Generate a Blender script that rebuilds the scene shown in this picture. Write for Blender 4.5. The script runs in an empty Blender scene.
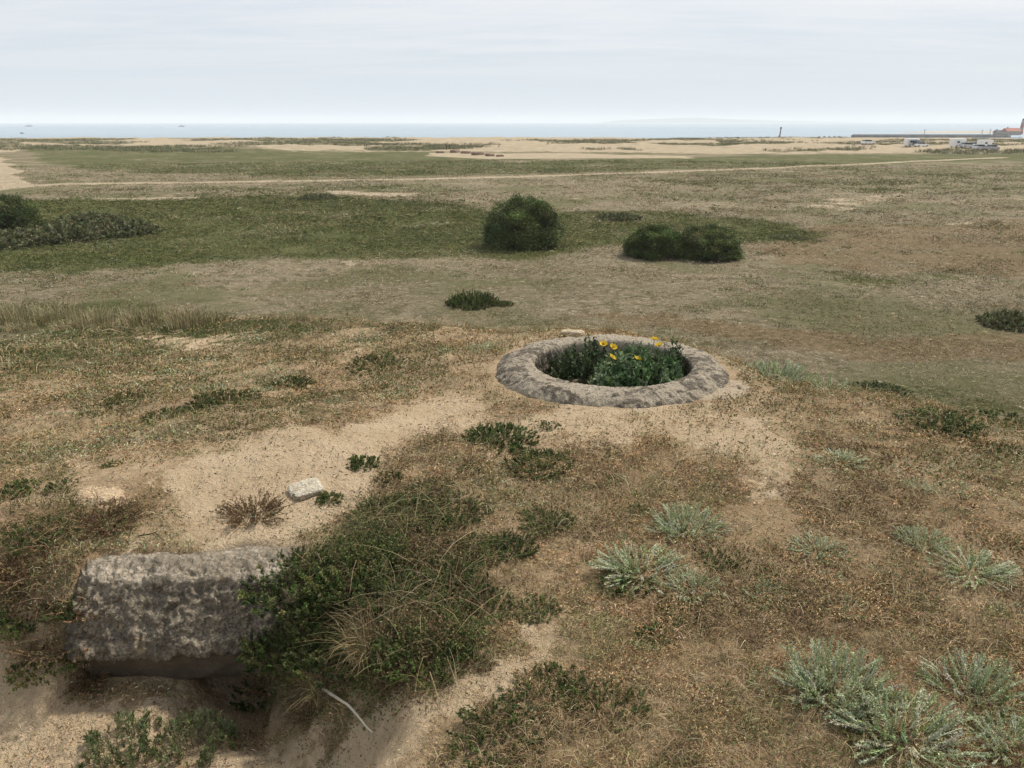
import bpy, math, random
import numpy as np

R = math.radians
rng = np.random.default_rng(11)
random.seed(11)
sc = bpy.context.scene
COL = sc.collection
# ------------------------------------------------------------------ noise and terrain
def _hash(ix, iy, seed):
    with np.errstate(over='ignore'):
        n = (ix.astype(np.int64) * 374761393 + iy.astype(np.int64) * 668265263 + seed * 1442695041) & 0xFFFFFFFF
        n = ((n ^ (n >> 13)) * 1274126177) & 0xFFFFFFFF
        n = ((n ^ (n >> 16)) * 2246822519) & 0xFFFFFFFF
        n = n ^ (n >> 15)
    return (n & 0xFFFFFF) / float(0xFFFFFF)

def vnoise(x, y, seed=0):
    x = np.asarray(x, float); y = np.asarray(y, float)
    ix = np.floor(x); iy = np.floor(y)
    fx = x - ix; fy = y - iy
    u = fx * fx * fx * (fx * (fx * 6 - 15) + 10); v = fy * fy * fy * (fy * (fy * 6 - 15) + 10)
    a = _hash(ix, iy, seed); b = _hash(ix + 1, iy, seed); c = _hash(ix, iy + 1, seed); d = _hash(ix + 1, iy + 1, seed)
    return (a + (b - a) * u + (c - a) * v + (a - b - c + d) * u * v) * 2 - 1

def fbm(x, y, octv=4, seed=0, gain=0.5):
    s = 0; a = 1.0; f = 1.0; t = 0
    for i in range(octv):
        c, sn = math.cos(i * 1.1), math.sin(i * 1.1)
        s = s + a * vnoise((x * c - y * sn) * f + 17.3 * i, (x * sn + y * c) * f - 9.1 * i, seed + i * 31)
        t += a; a *= gain; f *= 2.03
    return s / t

def sst(a, b, x):
    t = np.clip((x - a) / (b - a), 0, 1)
    return t * t * (3 - 2 * t)

def sdist(x, y, poly):
    """signed distance to a polygon, positive inside"""
    d = np.full(np.shape(x), 1e18); ins = np.zeros(np.shape(x), bool)
    n = len(poly)
    for i in range(n):
        ax, ay = poly[i]; bx, by = poly[(i + 1) % n]
        ex, ey = bx - ax, by - ay
        t = np.clip(((x - ax) * ex + (y - ay) * ey) / max(ex * ex + ey * ey, 1e-12), 0, 1)
        d = np.minimum(d, (x - ax - t * ex) ** 2 + (y - ay - t * ey) ** 2)
        if ay != by:
            c = ((ay > y) != (by > y)) & (x < ex * (y - ay) / (by - ay) + ax)
            ins ^= c
    return np.where(ins, 1, -1) * np.sqrt(d)

def ldist(x, y, line):
    d = np.full(np.shape(x), 1e18)
    for (ax, ay), (bx, by) in zip(line[:-1], line[1:]):
        ex, ey = bx - ax, by - ay
        t = np.clip(((x - ax) * ex + (y - ay) * ey) / max(ex * ex + ey * ey, 1e-12), 0, 1)
        d = np.minimum(d, (x - ax - t * ex) ** 2 + (y - ay - t * ey) ** 2)
    return np.sqrt(d)

EYE = 7.5
TOP = 5.85
RING = (0.71, 5.36)                  # centre of the concrete pit
HOLLOW = [(-6, -3), (-6, 2.90), (-2.4, 2.96), (-1.95, 2.86), (-1.74, 2.72), (-1.64, 2.78), (-1.28, 2.80), (-1.14, 2.86), (-0.94, 2.86), (-0.88, 2.78), (-0.60, 2.60), (-0.30, 2.05), (-0.28, 1.5), (-0.35, -3)]
SEA_Z = -4.0

def height(x, y, pit=True):
    x = np.asarray(x, float); y = np.asarray(y, float)
    r = np.hypot(x, y); th = np.degrees(np.arctan2(x, y))
    r0 = np.interp(th, [-180, -100, -45, -32, -18, -9, 0, 8, 13, 19, 27, 35, 60, 180],
                   [4, 6, 11.5, 11.8, 9.4, 7.6, 6.4, 6.3, 5.9, 5.1, 5.1, 4.9, 4.6, 4])
    sl = np.interp(th, [-180, -80, -25, -10, 5, 30, 180], [.05, .11, .12, .085, .02, .02, .05])
    q = np.maximum(0, r - 3.6)
    plate = TOP - sl * (np.sqrt(q * q + .4) - .63)
    L = np.interp(th, [-180, -30, 0, 30, 180], [13, 13, 13, 11, 13])
    t = np.clip((r - r0) / L, 0, 1)
    fall = 0.5 + 0.5 * np.cos(np.pi * np.power(t, .86))
    z = plate * fall
    near = 1 - sst(8, 30, r)
    # plain: shallow swells; dunes and beach towards the sea
    far = sst(30, 90, r)
    z = z + far * (0.30 * fbm(x / 60, y / 38, 3, 5)) + sst(14, 40, r) * .07 * fbm(x / 9, y / 7, 3, 15)
    dune = sst(195, 250, y + 18 * fbm(x / 90, y / 200, 2, 8)) * (1 - sst(395, 420, y))
    z = z + dune * (0.1 + 1.3 * np.maximum(0, fbm(x / 34, y / 22, 4, 9)) * (1 - .6 * sst(330, 395, y)) + 0.55 * fbm(x / 7, y / 6, 4, 10))
    z = z - sst(405, 470, y) * 9.0
    # lumps on the mound
    z = z + near * (0.055 * fbm(x / 1.4 + 3, y / 1.4, 3, 21) + 0.022 * fbm(x / .28, y / .28, 3, 22))
    fine = 1 - sst(5, 14, r)
    z = z + fine * (0.011 * fbm(x / .085, y / .085, 3, 23))
    # the hollow in front of the block
    wx = x + .10 * fbm(x / .5, y / .5, 3, 33); wy = y + .10 * fbm(x / .5 + 7, y / .5, 3, 34)
    blk = sst(-1.72, -1.6, x) * (1 - sst(-1.06, -.9, x))
    d = np.where(blk > 0, sdist(x, y, HOLLOW) * blk + sdist(wx, wy, HOLLOW) * (1 - blk), sdist(wx, wy, HOLLOW))
    w = .45 - .33 * blk
    z = z + (r < 8) * .03 * fbm(x / .32 + 4, y / .32, 4, 36) * sst(0, .3, d)
    z = z + (r < 8) * sst(.0, .2, d) * (.022 * fbm(x / .11, y / .11, 3, 38) + .02 * np.maximum(0, fbm(x / .22, y / .22, 2, 39)))
    floor_drop = .45 + .03 * sst(-1.9, -1.5, x) * 0 + .20 * sst(-1.32, -1.08, x) * sst(2.15, 2.55, y) * (1 - sst(-.75, -.55, x))
    z = z - floor_drop * sst(-.05, w, d) * (r < 8)
    # sand heaped against the back of the block and the small knoll left of it
    z = z + (r < 8) * .04 * np.maximum(0, fbm(x / .16, y / .16, 3, 37)) * sst(.3, -.6, x + 1.2) * np.exp(-((y - 2.5) / .6) ** 2)
    z = z + .05 * np.exp(-((x + 1.9) / .22) ** 2 - ((y - 3.42) / .16) ** 2)
    if pit:
        rr = np.hypot(x - RING[0], y - RING[1])
        z = np.where(rr < 1.4, z * sst(.85, 1.3, rr) + (TOP - .02 + .3 * (z - TOP)) * (1 - sst(.85, 1.3, rr)), z)
        z = z - 0.75 * (1 - sst(.60, .74, rr))
    return z
# ------------------------------------------------------------------ mesh helpers
def mesh_np(name, V, Q=None, T=None, C=None, smooth=False, attrs=None):
    V = np.asarray(V, np.float32).reshape(-1, 3)
    Q = np.zeros((0, 4), np.int32) if Q is None else np.asarray(Q, np.int32).reshape(-1, 4)
    T = np.zeros((0, 3), np.int32) if T is None else np.asarray(T, np.int32).reshape(-1, 3)
    me = bpy.data.meshes.new(name)
    me.vertices.add(len(V)); me.vertices.foreach_set('co', V.ravel())
    loops = np.concatenate([Q.ravel(), T.ravel()]).astype(np.int32)
    me.loops.add(len(loops)); me.loops.foreach_set('vertex_index', loops)
    starts = np.concatenate([np.arange(len(Q)) * 4, len(Q) * 4 + np.arange(len(T)) * 3]).astype(np.int32)
    me.polygons.add(len(starts)); me.polygons.foreach_set('loop_start', starts)
    if smooth:
        me.polygons.foreach_set('use_smooth', np.ones(len(starts), bool))
    def col(nm, arr):
        a = me.attributes.new(nm, 'FLOAT_COLOR', 'POINT')
        buf = np.ones((len(V), 4), np.float32); arr = np.asarray(arr, np.float32); buf[:, :arr.shape[1]] = arr
        a.data.foreach_set('color', buf.ravel())
    if C is not None: col('tint', C)
    for k, v in (attrs or {}).items(): col(k, v)
    me.update(calc_edges=True); me.validate()
    return me

def link(name, me, mat=None, parent=None, loc=None, rz=0.0):
    o = bpy.data.objects.new(name, me); COL.objects.link(o)
    if mat and me is not None and len(me.materials) == 0: me.materials.append(mat)
    if parent: o.parent = parent
    if loc is not None: o.location = loc
    o.rotation_euler[2] = rz
    return o

def tag(o, label=None, cat=None, group=None, kind=None):
    if label: o['label'] = label
    if cat: o['category'] = cat
    if group: o['group'] = group
    if kind: o['kind'] = kind
    return o

def thing(name, label, cat, loc=(0, 0, 0), rz=0.0, group=None):
    o = bpy.data.objects.new(name, None); COL.objects.link(o)
    o.empty_display_size = .2
    o.location = loc; o.rotation_euler[2] = rz
    return tag(o, label, cat, group)

def copy_thing(root, loc, rz, scale, label):
    c = root.copy(); COL.objects.link(c); c.location = loc; c.rotation_euler[2] = rz; c.scale = scale; c['label'] = label
    for ch in list(root.children):
        d = ch.copy(); COL.objects.link(d); d.parent = c
        for g in list(ch.children):
            e = g.copy(); COL.objects.link(e); e.parent = d
    return c

def unit(a):
    return a / np.maximum(np.linalg.norm(a, axis=-1, keepdims=True), 1e-9)

class Geo:
    def __init__(s): s.V = []; s.Q = []; s.C = []; s.n = 0
    def add(s, V, Q, C):
        V = np.asarray(V).reshape(-1, 3); C = np.asarray(C)
        if C.ndim == 1: C = np.tile(C, (len(V), 1))
        s.V.append(V); s.Q.append(np.asarray(Q).reshape(-1, 4) + s.n); s.C.append(C); s.n += len(V)
    def leaves(s, P, D, L, W, C, cup=.15, wide=.5):
        n = len(P); D = unit(D)
        S = unit(np.cross(D, rng.normal(size=(n, 3)))); N = np.cross(S, D)
        L = np.broadcast_to(L, (n,))[:, None]; W = np.broadcast_to(W, (n,))[:, None]
        m = P + D * L * wide + N * L * cup
        V = np.stack([P, m + S * W * .5, P + D * L, m - S * W * .5], 1)
        Q = np.arange(n * 4).reshape(n, 4)
        s.add(V, Q, np.repeat(C, 4, 0) if np.ndim(C) == 2 else C)
    def ribbons(s, P, W, C):
        """P (n,k,3) centre lines, W (n,k) widths"""
        n, k, _ = P.shape
        t = unit(P[:, -1] - P[:, 0]); S = unit(np.cross(t, rng.normal(size=(n, 3))))[:, None, :]
        V = np.stack([P - S * W[..., None] * .5, P + S * W[..., None] * .5], 2).reshape(-1, 3)
        b = (np.arange(n) * 2 * k)[:, None] + (np.arange(k - 1) * 2)[None, :]
        Q = np.stack([b, b + 1, b + 3, b + 2], -1)
        s.add(V, Q, np.repeat(C, 2 * k, 0) if np.ndim(C) == 2 else C)
    def tubes(s, P, Rd, C, sides=3):
        n, k, _ = P.shape
        t = unit(np.gradient(P, axis=1)); ref = unit(rng.normal(size=(n, 1, 3)))
        A = unit(np.cross(t, ref)); B = np.cross(t, A)
        an = np.arange(sides) / sides * 2 * np.pi
        V = P[:, :, None, :] + Rd[:, :, None, None] * (A[:, :, None, :] * np.cos(an)[:, None] + B[:, :, None, :] * np.sin(an)[:, None])
        i = np.arange(n)[:, None, None]; j = np.arange(k - 1)[None, :, None]; q = np.arange(sides)[None, None, :]
        f = lambda jj, qq: i * k * sides + jj * sides + qq % sides
        Q = np.stack([f(j, q), f(j, q + 1), f(j + 1, q + 1), f(j + 1, q)], -1)
        s.add(V, Q, np.repeat(C, k * sides, 0) if np.ndim(C) == 2 else C)
    def mesh(s, name, smooth=False):
        return mesh_np(name, np.concatenate(s.V), np.concatenate(s.Q), None, np.concatenate(s.C), smooth)

def pal(cols, n, jit=.18):
    cols = np.asarray(cols, float)
    c = cols[rng.integers(0, len(cols), n)]
    return np.clip(c * (1 + jit * rng.normal(size=(n, 1))) * (1 + .06 * rng.normal(size=(n, 3))), .004, .9)

def bez(a, b, c, k):
    t = np.linspace(0, 1, k)[None, :, None]
    return (1 - t) ** 2 * a[:, None] + 2 * t * (1 - t) * b[:, None] + t * t * c[:, None]

# ------------------------------------------------------------------ materials
def mat_new(name):
    m = bpy.data.materials.new(name); m.use_nodes = True
    nt = m.node_tree; nt.nodes.clear()
    return m, NT(nt)

class NT:
    def __init__(s, nt): s.nt = nt
    def n(s, t, **kw):
        x = s.nt.nodes.new(t)
        for k, v in kw.items(): setattr(x, k, v)
        return x
    def l(s, a, b): s.nt.links.new(a, b)
    def put(s, sock, v):
        if hasattr(v, 'is_output'): s.l(v, sock)
        else: sock.default_value = v
    def mix(s, f, a, b, mode='MIX'):
        x = s.n('ShaderNodeMix', data_type='RGBA', blend_type=mode)
        s.put(x.inputs[0], f)
        for i, v in ((6, a), (7, b)): s.put(x.inputs[i], v if hasattr(v, 'is_output') else tuple(v) + (1,))
        return x.outputs[2]
    def m(s, op, a, b=0.0, c=None, clamp=False):
        x = s.n('ShaderNodeMath', operation=op, use_clamp=clamp)
        s.put(x.inputs[0], a); s.put(x.inputs[1], b)
        if c is not None: s.put(x.inputs[2], c)
        return x.outputs[0]
    def ss(s, v, lo, hi):
        x = s.n('ShaderNodeMapRange', interpolation_type='SMOOTHSTEP')
        s.put(x.inputs[0], v); x.inputs[1].default_value = lo; x.inputs[2].default_value = hi
        return x.outputs[0]
    def noise(s, vec, scale, detail=4, rough=.6, dist=0.0):
        x = s.n('ShaderNodeTexNoise'); s.l(vec, x.inputs['Vector'])
        x.inputs['Scale'].default_value = scale; x.inputs['Detail'].default_value = detail
        x.inputs['Roughness'].default_value = rough; x.inputs['Distortion'].default_value = dist
        return x.outputs[0]
    def vor(s, vec, scale, feature='F1'):
        x = s.n('ShaderNodeTexVoronoi', feature=feature); s.l(vec, x.inputs['Vector']); x.inputs['Scale'].default_value = scale
        return x
    def attr(s, name):
        return s.n('ShaderNodeAttribute', attribute_name=name)
    def bump(s, h, dist, strength=1.0, nrm=None):
        x = s.n('ShaderNodeBump'); s.l(h, x.inputs['Height']); x.inputs['Distance'].default_value = dist
        x.inputs['Strength'].default_value = strength
        if nrm: s.l(nrm, x.inputs['Normal'])
        return x.outputs[0]
    def out(s, col, rough=.85, nrm=None, spec=.2, transl=0.0, metal=0.0):
        p = s.n('ShaderNodeBsdfPrincipled'); o = s.n('ShaderNodeOutputMaterial')
        s.put(p.inputs['Base Color'], col if hasattr(col, 'is_output') else tuple(col) + (1,))
        s.put(p.inputs['Roughness'], rough); p.inputs['Specular IOR Level'].default_value = spec; p.inputs['Metallic'].default_value = metal
        if nrm: s.l(nrm, p.inputs['Normal'])
        sh = p.outputs[0]
        if transl:
            t = s.n('ShaderNodeBsdfTranslucent'); s.put(t.inputs[0], col)
            mx = s.n('ShaderNodeMixShader'); mx.inputs[0].default_value = transl
            s.l(sh, mx.inputs[1]); s.l(t.outputs[0], mx.inputs[2]); sh = mx.outputs[0]
        s.l(sh, o.inputs[0])

def mat_tint(name, rough=.75, transl=0.0, spec=.15):
    m, t = mat_new(name); a = t.attr('tint'); t.out(a.outputs[0], rough, spec=spec, transl=transl); return m

def mat_plain(name, col, rough=.6, amount=.12, scale=8.0, spec=.3, metal=0.0):
    m, t = mat_new(name); g = t.n('ShaderNodeNewGeometry')
    n = t.noise(g.outputs['Position'], scale, 4)
    c = t.mix(n, tuple(x * (1 - amount) for x in col), tuple(min(1, x * (1 + amount)) for x in col))
    t.out(c, rough, spec=spec, metal=metal); return m

M = {}
M['leaf'] = mat_tint('leaf', .62, .18)
M['dry'] = mat_tint('dry_stem', .85)
M['litter'] = mat_tint('litter', .9, spec=.08)
M['petal'] = mat_tint('petal', .55, .3)

def mat_ground():
    m, t = mat_new('ground')
    g = t.n('ShaderNodeNewGeometry'); P = g.outputs['Position']
    def masks_of(nm):
        q = t.n('ShaderNodeSeparateColor'); t.l(t.attr(nm).outputs[0], q.inputs[0]); return q.outputs[0], q.outputs[1], q.outputs[2]
    sand, green, brown = masks_of('mask'); path, moss, dark = masks_of('mask2'); mound, lee, _ = masks_of('mask3')
    def nz(scale, detail=5, rough=.62, dist=0.0, vec=None, lo=.32, hi=.68):      # noise stretched to the full 0..1
        x = t.n('ShaderNodeMapRange'); t.l(t.noise(vec or P, scale, detail, rough, dist), x.inputs[0]); x.inputs[1].default_value = lo; x.inputs[2].default_value = hi
        return x.outputs[0]
    st = t.n('ShaderNodeMapping'); t.l(P, st.inputs[0]); st.inputs['Scale'].default_value = (.05, .15, 1)
    nS = nz(1.0, 7, .7, .6, st.outputs[0]); nA = nz(.10, 5, .6, .4); nM = nz(.38, 6, .68, .3); nB = nz(1.1, 6, .68); nV = nz(3.1, 5, .65, .4); nC = nz(9, 5, .68); nD = nz(42, 4, .7); nE = nz(240, 3, .65)
    mul = lambda a, b: t.m('MULTIPLY', a, b)
    cen = lambda v, k: t.m('MULTIPLY', t.m('SUBTRACT', v, .5), k)
    def add(*v):
        r = v[0]
        for q in v[1:]: r = t.m('ADD', r, q)
        return r
    # cropped dry turf of the plain
    c = t.mix(nS, (.128, .107, .064), (.268, .22, .146))
    c = t.mix(mul(t.ss(nM, .45, .85), .75), c, (.275, .225, .15))
    c = t.mix(mul(t.ss(nB, .45, .75), .75), c, (.082, .072, .036))
    c = t.mix(mul(t.ss(nV, .50, .80), .65), c, (.33, .27, .185))
    c = t.mix(mul(t.ss(add(cen(nC, .9), nM), .50, .85), .65), c, (.085, .08, .042))
    c = t.mix(mul(t.ss(nA, .42, .80), .7), c, (.098, .102, .042))
    c = t.mix(mul(t.ss(nC, .55, .85), .4), c, (.27, .22, .145))
    # rusty dry patches
    br = t.ss(add(brown, cen(nM, .7), cen(nB, .4)), .3, .75)
    c = t.mix(mul(br, .75), c, t.mix(nV, (.105, .072, .036), (.235, .168, .095)))
    # green turf
    gc = t.mix(nS, (.050, .064, .018), (.098, .104, .034))
    gc = t.mix(mul(t.ss(nB, .45, .8), .65), gc, (.135, .122, .052))
    gc = t.mix(mul(t.ss(nM, .50, .8), .6), gc, (.046, .060, .018))
    gc = t.mix(mul(t.ss(nC, .5, .8), .6), gc, (.042, .048, .018))
    gc = t.mix(mul(t.ss(nV, .55, .85), .5), gc, (.125, .13, .05))
    gf = t.ss(add(green, cen(nB, .35), cen(nM, .5), cen(nA, .45), cen(nC, .25)), .25, .75)
    c = t.mix(mul(gf, .93), c, gc)
    # sandy soil of the mound under its moss and leaf litter
    so = t.mix(nC, (.40, .285, .17), (.60, .455, .29))
    so = t.mix(mul(t.ss(nV, .5, .8), .5), so, (.24, .165, .095))
    mg = t.ss(add(mound, cen(nB, .5)), .35, .65)
    so = t.mix(mul(t.ss(add(green, cen(nV, .7), cen(nC, .5)), .35, .8), .8), so, (.13, .115, .055))
    c = t.mix(mg, c, so)
    mc = t.mix(nD, (.16, .10, .048), (.40, .275, .15))
    mc = t.mix(mul(t.ss(nC, .55, .85), .6), mc, (.085, .062, .038))
    mf = t.ss(add(moss, cen(nC, .55), cen(nV, .5), cen(nD, .35)), .35, .75)
    c = t.mix(mul(mf, .55), c, mc)
    c = t.mix(mul(mul(mg, t.ss(add(moss, cen(nV, 1.1), cen(nB, .8), cen(nC, .4)), .95, 1.35)), .5), c, (.085, .062, .042))
    # bare sand
    sa = t.mix(nV, (.58, .435, .275), (.68, .53, .355))
    sa = t.mix(mul(t.ss(nE, .62, .98), .38), sa, (.24, .17, .105))
    sa = t.mix(mul(t.ss(nD, .66, .98), .36), sa, (.33, .235, .14))
    sa = t.mix(mul(t.ss(nC, .74, 1.0), .3), sa, (.38, .27, .165))
    sf = t.ss(add(sand, cen(nC, .5), cen(nV, .75), cen(nB, .5), cen(nD, .25)), .38, .62)
    c = t.mix(sf, c, sa)
    # pale worn tracks, dunes
    pc = t.mix(nM, (.28, .225, .15), (.41, .335, .23))
    pc = t.mix(mul(t.ss(nB, .6, .9), .35), pc, (.27, .23, .14))
    c = t.mix(t.ss(add(path, cen(nS, .3), cen(nM, .4)), .28, .62), c, pc)
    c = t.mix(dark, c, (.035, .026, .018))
    h = add(mul(nD, .014), mul(nE, .006), mul(nC, .024), mul(nV, .02))
    nr = t.bump(h, 1.0, 1.0)
    t.out(c, .95, nr, spec=.06)
    return m

def mat_concrete(name, light=(.36, .325, .265), mid=(.22, .20, .165), darkc=(.055, .05, .042), bias=0.0, peb=90):
    m, t = mat_new(name)
    g = t.n('ShaderNodeTexCoord'); P = g.outputs['Object']
    nA = t.noise(P, 3.2, 5, .6, .4); nB = t.noise(P, 17, 5, .65); nC = t.noise(P, 80, 4, .65); v = t.vor(P, peb)
    c = t.mix(t.ss(nB, .36, .62), mid, light)
    c = t.mix(t.m('MULTIPLY', t.ss(nC, .52, .60), .85), c, tuple(min(.6, x * 1.5) for x in light))
    c = t.mix(t.m('MULTIPLY', t.ss(t.m('ADD', t.m('MULTIPLY', nA, .8), t.m('MULTIPLY', nB, .8)), .80 - bias, .93 - bias), .85), c, darkc)
    c = t.mix(t.m('MULTIPLY', t.ss(t.m('ADD', t.m('MULTIPLY', nC, .8), t.m('MULTIPLY', nB, .4)), .62 - bias, .70 - bias), .65), c, darkc)
    sp = t.n('ShaderNodeSeparateColor'); t.l(v.outputs['Color'], sp.inputs[0])
    c = t.mix(t.m('MULTIPLY', t.m('GREATER_THAN', sp.outputs[0], .955), t.ss(v.outputs['Distance'], .5, .3)), c, (.42, .38, .31))
    h = t.m('ADD', t.m('MULTIPLY', nB, .022), t.m('ADD', t.m('MULTIPLY', nC, .009), t.m('MULTIPLY', t.ss(v.outputs['Distance'], .6, .1), .004)))
    t.out(c, .92, t.bump(h, 1.0, .9), spec=.15)
    return m
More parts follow.
